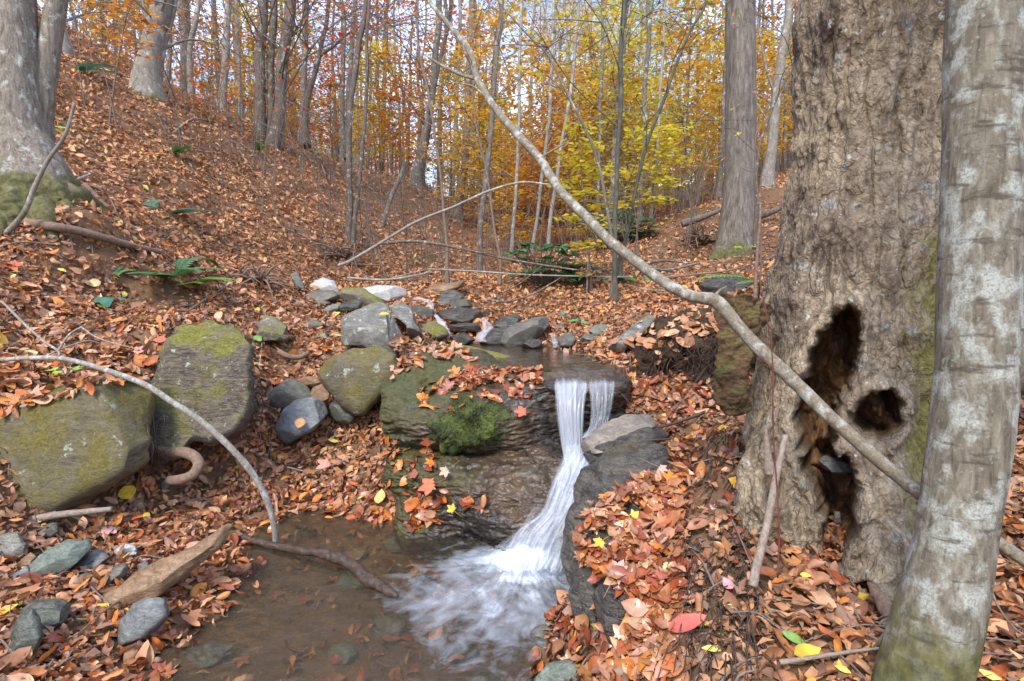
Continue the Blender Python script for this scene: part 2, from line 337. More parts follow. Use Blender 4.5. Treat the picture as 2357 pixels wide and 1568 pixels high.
def earth_mat():
    t = NT('root_earth'); mo = t.mapping(); n1 = t.noise(mo, 6, 8, .7, .4); n2 = t.noise(mo, 30, 6, .75); n3 = t.noise(mo, 110, 3, .7)
    c = t.ramp(n1, [(.3, (.035,.021,.014)), (.5, (.105,.066,.042)), (.68, (.21,.14,.09))]); c = t.mix(.6, c, t.ramp(n2, [(.32, .35), (.62, 1.3)]), 'MULTIPLY')
    nz = t.n('ShaderNodeSeparateXYZ', {0: t.n('ShaderNodeNewGeometry').outputs['Normal']}).outputs[2]
    f = t.n('ShaderNodeMapRange', {0: t.math('ADD', nz, t.math('MULTIPLY', n1, 1.6)), 1: 1.55, 2: 2.0, 3: 0., 4: .7}).outputs[0]
    c = t.mix(f, c, t.ramp(n3, [(.3, (.03,.034,.01)), (.7, (.12,.125,.035))]))
    t.bsdf(**{'Base Color': c, 'Roughness': .92, 'Specular IOR Level': .15, 'Normal': t.bump(t.math('ADD', t.math('ADD', n1, n2), t.math('MULTIPLY', n3, .5)), 1., .04)}); return t.m
MR['earth'] = earth_mat()
def resample(p, n):
    p = np.asarray(p, float); q = np.vstack([p, p[0]]); s = np.concatenate([[0], np.cumsum(np.linalg.norm(np.diff(q, axis=0), axis=1))])
    t = np.linspace(0, s[-1], n, endpoint=False)
    return np.stack([np.interp(t, s, q[:, k]) for k in (0, 1)], 1)
def rock_geo(pts, z, thick, tilt=.3, seed=0, e=3.2, planes=9, amp=.05, n=72, m=44, cut=.86):
    pc_ = np.asarray(pts, float).mean(0); k_ = (1.17 if z > 3.95 else 1.06) if planes > 3 else 1.02; o2 = resample(pc_+(np.asarray(pts, float)-pc_)*k_, n)
    sm = o2+np.stack([fbm(np.stack([o2[:, 0]/45, o2[:, 1]/45, 0*o2[:, 0]+seed+k*7], 1), 3, seed) for k in (0, 1)], 1)*np.ptp(o2[:, 0])*.035
    for _ in range(2): sm = .25*np.roll(sm, 1, 0)+.5*sm+.25*np.roll(sm, -1, 0)
    c2 = sm.mean(0); O = np.array([P(x, y, z) for x, y in sm]); C = P(c2[0], c2[1], z); D = O-C
    vd = ray(*c2); vd /= np.linalg.norm(vd)
    D = D+(D@UP)[:, None]*tilt*FW
    t = -np.cos(np.linspace(0, math.pi, m)); s = np.power(np.clip(1-np.abs(t)**e, 0, 1), 1/e); s[0] = s[-1] = .02
    V = (D[None]*s[:, None, None]+(vd*thick/2)[None, None]*t[:, None, None])
    v = V.reshape(-1, 3); size = np.abs(D).max()
    rs = np.random.RandomState(seed+100); r0 = np.linalg.norm(D, axis=1).mean()
    for k in range(planes+4):
        nrm = rs.randn(3); nrm /= np.linalg.norm(nrm)
        d = v@nrm; lim = d.max()*((cut if abs(nrm@vd) < .45 else cut-.12)+.1*rs.rand()); v = v-np.outer(np.maximum(d-lim, 0)*.92, nrm)
    f = grid_faces(m, n, True)
    for it in range(2):
        G_ = v.reshape(m, n, 3); du = np.roll(G_, -1, 1)-np.roll(G_, 1, 1); dv = np.gradient(G_, axis=0)
        nn = np.cross(du, dv).reshape(-1, 3); nn /= np.linalg.norm(nn, axis=1)[:, None]+1e-9
        if it == 0: nn = nn if (nn*v).sum() > 0 else -nn
        else: nn = nn if (nn*v).sum() > 0 else -nn
        q = (v+C)/max(r0, .03)
        dsp = (fbm(q*1.1, 3, seed)*amp*1.6+(np.abs(fbm(q*2.3, 3, seed+3))-.2)*amp*1.6+np.abs(fbm(q*np.array([1.2, 1.2, 4.5]), 4, seed+5))*amp*.8+fbm(q*6, 3, seed+9)*amp*.3) if it == 0 else 0
        edge = np.repeat(sstep(0, .5, 1-np.abs(t))[:, None], n, 1).ravel() if it == 0 else 0
        v = v+nn*np.reshape(dsp*r0*edge, (-1, 1)) if it == 0 else v
    v = v+C
    j = np.arange(n); k = (j+1) % n
    va = np.vstack([v, v[:n].mean(0), v[-n:].mean(0)])
    fs = [f[:, ::-1], np.stack([np.full(n, m*n), j, k], 1), np.stack([np.full(n, m*n+1), (m-1)*n+k, (m-1)*n+j], 1)]
    # keep outward winding
    a, b, c_ = va[fs[0][len(f)//2, 0]], va[fs[0][len(f)//2, 1]], va[fs[0][len(f)//2, 2]]
    if np.cross(b-a, c_-a)@(a-C) < 0: fs = [q[:, ::-1] for q in fs]
    return va, fs
RK = {}
def rock(name, label, pts, z, thick, mat, tilt=.3, seed=None, cat='rock', group=None, sol=True, **kw):
    seed = len(RK)+1 if seed is None else seed
    if z is None:
        p = np.asarray(pts); z = G(p[:, 0].mean(), p[:, 1].max()-2)[1]
        z += .5*(G(p[:, 0].mean(), p[:, 1].mean())[1]-z)*.7
    if z > 3.4 and name != 'earth_bank':                      # seat it on the ground under its lower edge
        p = np.asarray(pts, float); z = min(z, G(p[:, 0].mean(), p[:, 1].max()-3)[1]+.12*thick)
    v, f = rock_geo(pts, z, thick, tilt, seed, **kw)
    ob = MB().add(v, f).build(name, MR[mat]); tag(ob, label, cat, group)
    RK[label] = ob
    if sol: solid(v, f[0])
    return ob
hi = dict(n=150, m=90)
BIG = rock('boulder', 'huge moss coated block boulder cut off by the left edge of the photo', [(-90,940),(0,930),(90,912),(170,890),(250,876),(297,886),(322,925),(327,1000),(322,1055),(290,1085),(200,1125),(120,1165),(50,1190),(-70,1205)], 2.8, .75, 'olive', .25, amp=.055, e=6, cut=.95, planes=4, cat='boulder', **hi)
SECOND = rock('boulder', 'tall squarish boulder with a moss streak across its grey top, beside the hanging roots', [(370,800),(392,765),(455,750),(512,760),(552,800),(564,860),(578,915),(572,955),(545,992),(500,1008),(458,998),(440,1026),(400,1038),(364,1030),(358,960),(362,900),(368,850)], 3.15, .6, 'mossy2', .3, amp=.085, e=5, cut=.93, planes=5, cat='boulder', **hi)
rock('boulder', 'pointed olive boulder with a white scratch, perched over the small dark stone', Z5([(320,870),(400,790),(520,735),(680,725),(790,770),(805,860),(780,930),(720,1000),(690,1060),(610,1130),(540,1135),(470,1080),(360,970)]), 3.62, .42, 'olive', .15, amp=.03, e=5, cut=.93, planes=4, cat='boulder', **hi)
rock('stone', 'speckled blue grey stone with one orange leaf lying on it', Z5([(60,1120),(130,1070),(230,1060),(345,1090),(340,1150),(300,1220),(240,1270),(120,1320),(50,1310),(35,1240)]), 3.45, .24, 'grey', .5, amp=.04, cat='stone')
rock('stone', 'small dark stone tucked under the pointed olive boulder', Z5([(370,1080),(450,1050),(520,1120),(540,1180),(510,1210),(440,1205),(380,1160)]), 3.58, .16, 'darkgreen', .3, cat='stone')
rock('stone', 'rounded brown stone wedged left of the pointed olive boulder', Z5([(260,980),(330,950),(370,990),(375,1040),(320,1070),(255,1070),(245,1020)]), 3.6, .16, 'tan', .3, cat='stone')
rock('rock', 'flat layered rock between the tall boulder and the speckled stone', Z5([(-25,1010),(70,930),(160,950),(240,1000),(245,1060),(180,1090),(60,1130),(-20,1140),(-60,1080)]), 3.72, .3, 'slate', .4, amp=.05)
rock('rock', 'small tan rock above the flat layered rock', Z5([(150,930),(210,905),(300,915),(330,945),(270,975),(190,965)]), 3.85, .16, 'tan', .4)
rock('boulder', 'tilted boulder with a flat pinkish brown front and a pale top, above the pointed boulder', Z5([(480,500),(640,450),(720,450),(765,540),(825,640),(820,710),(800,750),(700,720),(600,690),(500,690),(480,580)]), 4.5, .55, 'lich', .6, amp=.03, e=4.5, cat='boulder', cut=.8)
rock('rock', 'long pale lichen covered rock leaning beside the upper stream', Z5([(755,450),(830,430),(895,470),(935,560),(975,620),(965,665),(900,660),(880,570),(780,510)]), 4.8, .35, 'lich', .6)
rock('rock', 'low rounded rock wholly green with moss, in front of the white rock', Z5([(425,370),(480,328),(570,328),(680,385),(725,425),(715,465),(600,430),(450,392)]), 5.3, .3, 'mossy', .4, amp=.03)
rock('rock', 'brightest white rock at the head of the upper cascade', Z5([(590,330),(680,308),(800,310),(862,335),(870,380),(830,412),(740,405),(660,388)]), 5.7, .35, 'pale', .4, amp=.03)
rock('rock', 'broad flat slab on top of the stacked stones left of the mossy rock', Z5([(180,390),(260,345),(380,345),(425,390),(340,412),(190,418)]), 5.35, .35, 'slate', .8)
rock('rock', 'middle slab of the stacked stones left of the mossy rock', Z5([(225,430),(300,408),(365,418),(300,458),(240,452)]), 5.15, .25, 'slate', .8)
rock('rock', 'leaning flat slab with a pale face below the stacked stones', Z5([(310,492),(360,440),(430,422),(432,462),(372,498)]), 4.95, .2, 'lich', .5)
rock('rock', 'grey rounded rock right of the leaning flat slab', Z5([(430,470),(440,430),(540,398),(578,420),(560,462),(480,478)]), 5.0, .25, 'bank', .5)
rock('rock', 'upright narrow slab standing at the far left of the stacked stones', Z5([(118,245),(150,222),(195,290),(208,335),(150,325)]), 5.6, .2, 'slate', .2)
rock('rock', 'pinkish pale rock behind the stacked stones', Z5([(250,305),(320,258),(392,280),(432,352),(330,352)]), 5.8, .3, 'pale', .4)
rock('rock', 'dark flat stone alone among leaves left of the tilted boulder', Z5([(195,552),(260,533),(335,560),(312,592),(230,598)]), 4.6, .2, 'slate', .8)
rock('rock', 'green tinged flat stone half buried below the dark flat stone', Z5([(255,645),(330,618),(365,650),(285,665)]), 4.4, .16, 'green', .8)
rock('rock', 'upper of the two mossy rocks behind the tall boulder', Z4([(1695,790),(1740,738),(1800,745),(1872,800),(1868,860),(1780,850),(1720,840)]), 4.2, .28, 'mossy', .3)
rock('rock', 'lower of the two mossy rocks behind the tall boulder', Z4([(1680,850),(1720,815),(1800,835),(1880,868),(1872,895),(1740,885)]), 4.1, .22, 'mossy', .3)
rock('rock', 'long sandy brown rock lying above the upper cascade', Z5([(960,370),(1050,318),(1150,288),(1245,278),(1225,312),(1140,352),(1040,382)]), 6.3, .4, 'tan', .6)
rock('rock', 'dark rock right of the upper cascade head', Z5([(1085,425),(1110,358),(1180,338),(1255,378),(1242,412),(1130,455)]), 5.9, .35, 'wetmoss', .4)
rock('rock', 'mossy dark rock just below the rock right of the cascade head', Z5([(1120,450),(1200,398),(1272,398),(1295,442),(1200,466)]), 5.6, .3, 'wetmoss', .4)
rock('rock', 'leaf strewn dark slab roofing the hollow in the upper cascade', Z5([(1100,482),(1200,462),(1345,470),(1365,520),(1320,548),(1180,545),(1115,522)]), 5.35, .4, 'wet', .7)
rock('rock', 'dark wet step below the hollow of the upper cascade', Z5([(1145,580),(1250,555),(1345,568),(1335,604),(1200,610)]), 5.0, .3, 'wet', .6)
rock('rock', 'mossy dark rock under the topmost trickle of water', Z5([(885,450),(960,438),(1042,468),(1045,512),(930,515),(895,492)]), 5.45, .3, 'wetmoss', .4)
rock('boulder', 'biggest grey brown boulder on the right of the upper pool', Z5([(1508,645),(1560,588),(1680,538),(1772,526),(1790,570),(1722,642),(1640,695),(1550,715),(1515,695)]), 4.75, .4, 'slate', .4, cat='boulder')
rock('rock', 'flat topped dark rock behind the biggest upper pool boulder', Z5([(1455,565),(1500,518),(1590,502),(1624,530),(1582,572),(1480,605)]), 5.0, .3, 'bank', .6)
rock('rock', 'dark wet rock left of the biggest upper pool boulder', Z5([(1365,685),(1440,600),(1560,578),(1525,640),(1515,695),(1440,700)]), 4.85, .3, 'wet', .5)
rock('rock', 'small dark stone at the foot of the biggest upper pool boulder', Z5([(1635,702),(1680,658),(1752,668),(1765,712),(1690,725)]), 4.5, .2, 'wet', .3)
rock('rock', 'blocky pale stone right of the second trickle', Z5([(1878,655),(1950,616),(1985,660),(1962,705),(1890,714)]), 4.5, .22, 'slate', .3)
rock('rock', 'low dark stone at the left shore of the upper pool', Z5([(1175,645),(1250,618),(1315,660),(1262,695),(1190,684)]), 4.75, .25, 'wet', .6)
rock('rock', 'mossy rock in the leaves just left of the cascade foot', Z5([(965,605),(1020,552),(1112,578),(1145,632),(1080,655),(980,645)]), 4.8, .3, 'mossy', .6)
rock('rock', 'flat brown stone in the leaves right of the blocky pale stone', Z5([(2020,650),(2080,628),(2150,650),(2085,684),(2020,676)]), 4.5, .2, 'slate', .7)
rock('rock', 'grey green stone on the leafy bank at the right', Z5([(2075,605),(2120,568),(2185,568),(2205,600),(2120,635)]), 4.8, .22, 'green', .5)
rock('rock', 'tiny squared stone above the flat topped dark rock', Z5([(1378,488),(1410,456),(1445,490),(1390,515)]), 5.5, .18, 'wet', .3)
rock('rock', 'thin pale slab behind the blocky pale stone', Z5([(1838,575),(1895,562),(1935,590),(1850,606)]), 5.0, .2, 'slate', .7)
rock('rock', 'buried grey stone on the slope right of the brown boulder', Z5([(1850,505),(1890,480),(1935,490),(1920,520),(1865,525)]), 5.5, .2, 'green', .4)
rock('rock', 'flat mossy slab at the left edge of the upper pool', Z5([(1150,712),(1300,712),(1450,748),(1650,805),(1560,835),(1350,775),(1200,745)]), 4.0, .2, 'mossy', 1.4, amp=.02)
rock('rock', 'long slanting rock under leaves on the right bank', [(1395,800),(1440,765),(1500,725),(1518,740),(1470,780),(1420,812)], 3.9, .25, 'lich', .8)
rock('rock', 'wide dark rock slab under the right hand leaves by the fallen trunk', [(1605,665),(1640,640),(1700,632),(1722,655),(1690,680),(1630,678)], 4.7, .35, 'bank', .5)
# the ledge of the waterfall: one rounded mass stepping down from the upper pool to the lower
ROWS = [[(900,862,3.9),(960,815,3.8),(1030,800,3.8),(1110,810,3.8),(1180,838,3.75),(1250,842,3.8),(1330,830,3.85),(1425,842,3.7)],
 [(886,892,3.25),(928,842,3.3),(1000,818,3.35),(1080,825,3.35),(1160,850,3.3),(1240,862,3.25),(1330,850,3.3),(1425,862,3.2)],
 [(874,935,3.1),(902,902,3.06),(978,884,3.1),(1070,892,3.08),(1160,903,3.02),(1250,884,2.95),(1340,888,2.92),(1430,890,2.94)],
 [(876,975,3.06),(900,962,2.97),(980,958,2.9),(1075,963,2.87),(1165,962,2.88),(1250,938,2.93),(1340,945,2.95),(1432,942,2.98)],
 [(886,1012,3.04),(922,1012,2.95),(1000,1018,2.87),(1085,1024,2.85),(1170,1012,2.87),(1255,1000,2.93),(1345,1010,2.96),(1436,1000,3.0)],
 [(898,1036,3.05),(935,1036,2.98),(1010,1042,2.96),(1090,1046,2.94),(1175,1038,2.89),(1262,1042,2.86),(1345,1050,2.86),(1436,1040,2.95)],
 [(893,1076,2.99),(945,1062,2.88),(1020,1060,2.84),(1095,1064,2.82),(1180,1068,2.80),(1275,1084,2.75),(1350,1092,2.73),(1432,1080,2.82)],
 [(884,1108,2.95),(945,1110,2.82),(1022,1116,2.74),(1095,1126,2.70),(1180,1134,2.66),(1265,1144,2.60),(1345,1150,2.60),(1422,1150,2.64)],
 [(900,1140,2.93),(955,1142,2.82),(1024,1150,2.73),(1095,1158,2.67),(1175,1166,2.62),(1255,1176,2.56),(1330,1184,2.55),(1410,1190,2.58)],
 [(912,1178,2.86),(965,1180,2.74),(1034,1186,2.66),(1100,1194,2.61),(1172,1204,2.57),(1240,1212,2.53),(1320,1220,2.52),(1402,1230,2.54)],
 [(920,1222,2.79),(968,1240,2.71),(1040,1242,2.69),(1100,1247,2.67),(1160,1256,2.63),(1220,1270,2.57),(1300,1290,2.49),(1390,1300,2.46)],
 [(925,1290,2.85),(972,1310,2.76),(1040,1312,2.74),(1100,1316,2.72),(1160,1326,2.68),(1220,1340,2.62),(1300,1360,2.54),(1390,1370,2.5)]]
def ledge():
    ny, nx = 320, 330
    R = np.array([[P(*c) for c in [(r[0][0]+22, r[0][1]-10, r[0][2]+.45)]+r+[(r[-1][0]+30, r[-1][1], r[-1][2]+.4)]] for r in ROWS])
    A = np.stack([curve(R[:, j], ny) for j in range(R.shape[1])], 1); G_ = np.stack([curve(A[i], nx) for i in range(ny)])
    for amp, fr, st, sd in [(.055, 3., 1.4, 80), (.016, 6, 3.2, 84), (.008, 17, 3., 88), (.003, 60, 2, 92)]:
        du = np.gradient(G_, axis=1); dv = np.gradient(G_, axis=0); n = np.cross(du, dv); n /= np.linalg.norm(n, axis=2, keepdims=True)+1e-9
        if (n[:, :, 1].mean()) > 0: n = -n
        q = G_.reshape(-1, 3)@np.array([[1, 0, .25], [0, 1, .15], [-.25, -.15, st]]).T*fr
        d = fbm(q, 3, sd) if sd in (80, 92) else .55-np.abs(fbm(q, 3, sd))*2.2
        G_ = G_+n*(d*amp).reshape(ny, nx, 1)
    f = grid_faces(ny, nx); return G_.reshape(-1, 3), f
v, f = ledge()
LEDGE = MB().add(v, f).build('rock_ledge', MR['ledge']); tag(LEDGE, 'dark rounded wet ledge left of the waterfall with a moss cushion and red leaves', 'ledge'); solid(v, f)
if False: pass
rock('rock', 'flat pale brown stone splitting the waterfall', [(1328,1022),(1370,990),(1440,962),(1502,962),(1515,985),(1440,1012),(1390,1034),(1345,1038)], 2.62, .2, 'paleflat', 1.2, amp=.03)
rock('rock', 'dark wet stone just under the flat pale brown stone', [(1340,1040),(1400,1018),(1500,985),(1548,1002),(1500,1028),(1420,1048),(1370,1066)], 2.58, .25, 'wet', .9)
BANKR = rock('boulder', 'large banded grey brown boulder on the right of the pool, half under wet leaves', [(1336,1205),(1354,1145),(1402,1096),(1490,1066),(1575,1078),(1645,1125),(1690,1230),(1650,1340),(1565,1430),(1480,1500),(1400,1530),(1336,1455),(1306,1335),(1305,1255)], 2.05, .36, 'bank', 1.2, amp=.08, cat='boulder', n=200, m=120, planes=2, cut=.97, e=2.8)
rock('boulder', 'lower boulder below the pink maple leaf, its flat side to the pool', [(1375,1380),(1420,1330),(1490,1300),(1560,1330),(1570,1430),(1480,1500),(1440,1510),(1400,1460)], 1.75, .4, 'bank', .6, amp=.05, cat='boulder', **hi)
EB = [[(1436,805,3.95),(1500,752,3.95),(1560,722,4.0),(1620,712,4.0),(1690,705,4.0),(1770,700,4.0)],
 [(1440,855,3.4),(1500,792,3.28),(1560,754,3.22),(1620,741,3.16),(1690,738,3.1),(1765,735,3.05)],
 [(1450,882,3.3),(1505,832,3.13),(1562,802,3.05),(1622,792,3.0),(1690,790,2.95),(1765,790,2.9)],
 [(1460,902,3.3),(1512,872,3.17),(1565,857,3.1),(1625,852,3.04),(1690,850,3.0),(1765,850,2.94)],
 [(1470,927,3.22),(1520,914,3.15),(1570,917,3.05),(1630,927,2.98),(1690,937,2.9),(1765,942,2.85)],
 [(1475,965,3.2),(1520,960,3.14),(1570,965,3.04),(1630,975,2.97),(1690,985,2.9),(1765,990,2.85)]]
def earth_bank():
    ny, nx = 170, 220; R = np.array([[P(*c) for c in r] for r in EB])
    A = np.stack([curve(R[:, j], ny) for j in range(R.shape[1])], 1); g = np.stack([curve(A[i], nx) for i in range(ny)])
    for amp, fr, sd in [(.07, 5, 60), (.035, 14, 61), (.016, 40, 62)]:
        n = np.cross(np.gradient(g, axis=1), np.gradient(g, axis=0)); n /= np.linalg.norm(n, axis=2, keepdims=True)+1e-9
        if n[:, :, 1].mean() > 0: n = -n
        g = g+n*(fbm(g.reshape(-1, 3)*fr, 3, sd)*amp).reshape(ny, nx, 1)
    return g.reshape(-1, 3), grid_faces(ny, nx)
v, f = earth_bank(); eo = MB().add(v, f).build('earth_bank', MR['earth']); lb = 'dark crumbling undercut bank of earth and roots right of the waterfall'; tag(eo, lb, 'earth bank'); RK[lb] = eo; solid(v, f)
# loose stones of the left shore
for lb, pts, m_, th, ti in [
 ('long flat orange brown stone pointing into the pool', [(612,1130),(640,1050),(760,960),(1000,860),(1190,748),(1218,745),(1222,820),(1150,890),(950,1045),(830,1112),(720,1155),(650,1175)], 'tan', .16, 1.0),
 ('speckled green stone, largest of the left shore', [(200,960),(188,900),(230,830),(330,788),(440,788),(482,820),(430,900),(380,962),(300,992),(220,992)], 'green', .18, .9),
 ('blue grey stone with white bands right of the speckled green one', [(430,890),(480,840),(560,823),(615,860),(590,902),(500,932),(440,927)], 'bluegrey', .1, .9),
 ('smooth pale stone near the head of the long orange brown stone', [(648,810),(700,788),(760,800),(812,840),(740,862),(680,842)], 'pale', .1, .9),
 ('pale greenish stone cut off by the left edge of the photo', [(-50,740),(60,728),(140,788),(144,832),(60,864),(-50,864)], 'lich', .18, .7),
 ('tan stone squeezed beside the speckled green one', [(110,870),(150,838),(192,860),(192,932),(150,942)], 'tan', .1, .6),
 ('grey wedge of stone below the tan one at far left', [(55,970),(120,918),(184,950),(182,992),(90,994)], 'grey', .12, .8),
 ('flat oval grey stone among leaves left of the orange brown stone', [(376,1000),(430,968),(500,958),(524,990),(460,1024),(400,1028)], 'slate', .09, .9),
 ('dark green angular stone in the lower left leaves', [(98,1180),(140,1128),(280,1118),(372,1138),(388,1200),(340,1264),(230,1284),(140,1232)], 'darkgreen', .16, .7),
 ('pointed dark blue green stone in the lower left corner', [(55,1230),(110,1186),(190,1250),(244,1310),(230,1372),(150,1456),(90,1380),(58,1300)], 'darkgreen', .16, .7),
 ('round striped grey stone at the pool edge', [(698,1220),(740,1148),(830,1112),(922,1128),(968,1190),(922,1252),(830,1314),(740,1324),(703,1270)], 'bluegrey', .2, .7),
 ('olive stone leaning on the long orange brown stone', [(586,990),(640,916),(700,906),(742,950),(650,1024)], 'slate', .12, .8),
 ('little bluish stone behind the long orange brown stone', [(788,900),(830,876),(864,910),(820,944)], 'bluegrey', .06, .8),
 ('grey stone under the driftwood stick at left', [(196,720),(260,668),(312,668),(344,720),(260,744)], 'slate', .14, .7),
 ('small upright grey stone at the bend of the thick root', [(926,410),(970,388),(978,450),(935,474)], 'slate', .1, .3),
 ('small brown slab in the leaves below the yellow leaf', [(738,540),(800,508),(844,570),(800,594)], 'tan', .08, .8)]:
    rock('stone', lb, Z6(pts), None, th, m_, ti, cat='stone', amp=.045, n=90, m=50)
for lb, pts, m_ in [('blue grey stone under the water at the bottom left of the pool', [(890,1510),(1000,1440),(1170,1400),(1310,1410),(1210,1500),(1000,1565)], 'bluegrey'),
 ('yellowish stone under the water below the bent branch', [(1790,700),(1850,680),(1900,710),(1850,745),(1800,740)], 'tan')]:
    pp_ = Z6(pts); cx_, cy_ = np.mean(pp_, 0); rock('stone', lb, pp_, G(cx_, cy_)[1]+.03, .09, m_, 1.4, cat='stone', amp=.03)
for i in range(16):                                                       # cobbles on the pool's bed, dim under the water
    x, y = [(-.75,2.62),(-.55,2.7),(-.42,2.5),(-.68,2.35),(-.3,2.35),(-.5,2.15),(-.2,2.1),(-.62,1.95),(-.35,1.85),(-.1,1.8),(-.48,1.68),(-.22,1.62),(0,1.6),(.12,1.85),(-.05,2.25),(.16,1.55)][i]
    px, py, z = proj(np.array([x, y, float(H(x, y)[0])])); px, py = float(px), float(py); w_ = (34+26*RS.rand())*2.2/float(z)
    rock('cobble', 'brown cobble lying dim under the water of the pool', [(px-w_,py),(px-w_*.6,py-w_*.35),(px+w_*.3,py-w_*.4),(px+w_,py-w_*.1),(px+w_*.7,py+w_*.3),(px-w_*.4,py+w_*.35)], float(z), .1, ['tan','slate','bank','green'][i % 4], 1.3, 300+i, 'stone', 'cobbles under the pool water', sol=False, n=40, m=24)
rock('stone', 'white upright stone on the earth below the hollow tree', Z8([(438,905),(455,850),(500,795),(535,790),(530,840),(490,880),(460,910)]), 1.95, .1, 'lich', .4, cat='stone')
rock('stone', 'flat grey stone in the dark gap between the roots of the hollow tree', Z8([(750,760),(790,740),(860,765),(875,795),(800,795)]), 1.85, .12, 'grey', .6, cat='stone')
rock('stone', 'small bluish stone deep in the root gap of the hollow tree', Z8([(806,980),(815,945),(835,945),(832,985)]), 1.8, .05, 'bluegrey', .3, cat='stone')
# pebbles and cobbles in the water's bed and along the shore
# moss cushion on the ledge
def moss_cushion():
    v, f = rock_geo(Z5([(1010,1205),(1070,1140),(1180,1100),(1280,1068),(1430,1066),(1530,1095),(1555,1180),(1510,1270),(1390,1340),(1200,1345),(1070,1300)]), 2.93, .25, .8, 77, e=2.2, planes=-4, cut=1.0, amp=.26, n=110, m=70)
    t = NT('cushion_moss'); mo = t.mapping(); n1 = t.noise(mo, 14, 6, .7); n2 = t.noise(mo, 130, 3)
    c = t.ramp(n1, [(.35, (.018, .022, .006)), (.5, (.06, .075, .012)), (.68, (.13, .16, .025))])
    c = t.mix(.5, c, t.ramp(n2, [(.3, .4), (.7, 1.2)]), 'MULTIPLY')
    t.bsdf(**{'Base Color': c, 'Roughness': .8, 'Normal': t.bump(n2, .8, .01)})
    mb = MB().add(v, f); V = v[:-2]
    idx = RS.randint(0, len(V), 14000); p = V[idx]; c0 = V.mean(0); d = p-c0; d /= np.linalg.norm(d, axis=1)[:, None]
    k = d[:, 2] > -.35; p = p[k]; d = d[k]; n = len(p); p = p+RS.randn(n, 3)*.007
    up = d+RS.randn(n, 3)*.5+np.array([0, 0, .1]); up /= np.linalg.norm(up, axis=1)[:, None]
    L = .005+RS.rand(n, 1)*.012; s = np.cross(up, RS.randn(n, 3)); s /= np.linalg.norm(s, axis=1)[:, None]
    q = np.stack([p-s*.0022, p+s*.0022, p+up*L], 1).reshape(-1, 3)
    mb.add(q, np.arange(3*n).reshape(-1, 3))
    return mb.build('moss', t.m, parent=LEDGE)
moss_cushion()
# ---------- water ----------
def water_mat(name, tint, murk, mf, bsc=(1, 1, 1), bs=.12):
    t = NT(name); m = t.mapping(bsc)
    n = t.math('ADD', t.noise(m, 7, 4, .5, .6), t.math('MULTIPLY', t.noise(m, 26, 2), .3))
    bp = t.bump(n, bs, .05)
    tr = t.n('ShaderNodeBsdfTransparent', {'Color': tint}); df = t.n('ShaderNodeBsdfDiffuse', {'Color': murk})
    body = t.n('ShaderNodeMixShader', {0: mf, 1: tr, 2: df})
    gl = t.n('ShaderNodeBsdfGlossy', {'Color': (1, 1, 1), 'Roughness': .04, 'Normal': bp}); fr = t.n('ShaderNodeFresnel', {'IOR': 1.45, 'Normal': bp})
    mx = t.n('ShaderNodeMixShader', {0: fr.outputs[0], 1: body, 2: gl}); t.t.links.new(mx.outputs[0], t.out.inputs[0]); return t.m
WAT = water_mat('pool_water', (.84, .80, .68), (.20, .175, .125), .13, bs=.3)
n_ = 60; wx = np.linspace(-1.9, .75, n_); wy = np.linspace(.1, 3.4, n_); a, b = np.meshgrid(wx, wy)
tag(MB().add(np.stack([a.ravel(), b.ravel(), 0*a.ravel()+.0], 1), grid_faces(n_, n_)).build('pool_water', WAT, origin=(0, 0, 0)), kind='structure')
a, b = np.meshgrid(np.linspace(-.42, .62, 30), np.linspace(3.25, 5.0, 40))
def plan(x, y): return .71+0*x
v = np.stack([a.ravel(), b.ravel(), 0*a.ravel()+.705], 1)
tag(MB().add(v, grid_faces(40, 30)).build('upper_pool_water', water_mat('upper_pool_water', (.7, .6, .45), (.12, .085, .05), .35), origin=(0, 0, 0)), kind='structure')

def silk_mat(name, dens, us, vs, col=(.82, .87, .95), soft=1.):
    """long-exposure white water: threads run along v"""
    t = NT(name); at = t.n('ShaderNodeAttribute', attribute_name='UV_'); uv = t.n('ShaderNodeUVMap')
    sp = t.n('ShaderNodeSeparateXYZ', {0: uv.outputs[0]})
    vec = t.n('ShaderNodeCombineXYZ', {0: t.math('MULTIPLY', sp.outputs[0], us), 1: t.math('MULTIPLY', sp.outputs[1], vs), 2: 0.})
    vec2 = t.n('ShaderNodeCombineXYZ', {0: t.math('MULTIPLY', sp.outputs[0], us*.45), 1: t.math('MULTIPLY', sp.outputs[1], vs*2.2), 2: 4.})
    n1 = t.math('ADD', t.math('MULTIPLY', t.noise(vec.outputs[0], 1., 5, .6, .5), .55), t.math('MULTIPLY', t.noise(vec2.outputs[0], 1.6, 5, .62, 1.5), .45))
    at2 = t.n('ShaderNodeAttribute', attribute_name='dens').outputs[2]
    x = t.math('ADD', t.math('MULTIPLY', t.math('SUBTRACT', n1, .5), 2.6*soft), at2)
    al = t.ramp(x, [(.0, 0.), (.5, .42), (1., 1.)])
    al = t.math('MULTIPLY', al, dens)
    tr = t.n('ShaderNodeBsdfTransparent'); df = t.n('ShaderNodeBsdfDiffuse', {'Color': col}); tl = t.n('ShaderNodeBsdfTranslucent', {'Color': col})
    gl = t.n('ShaderNodeBsdfGlossy', {'Roughness': .25})
    w_ = t.n('ShaderNodeMixShader', {0: .35, 1: df, 2: tl}); w2 = t.n('ShaderNodeMixShader', {0: .08, 1: w_, 2: gl})
    mx = t.n('ShaderNodeMixShader', {0: al, 1: tr, 2: w2}); t.t.links.new(mx.outputs[0], t.out.inputs[0]); return t.m
def add_uv(ob, uv):
    me = ob.data; l = me.uv_layers.new(name='UVMap'); vi = np.empty(len(me.loops), np.int32); me.loops.foreach_get('vertex_index', vi)
    l.data.foreach_set('uv', uv[vi].astype(np.float32).ravel())
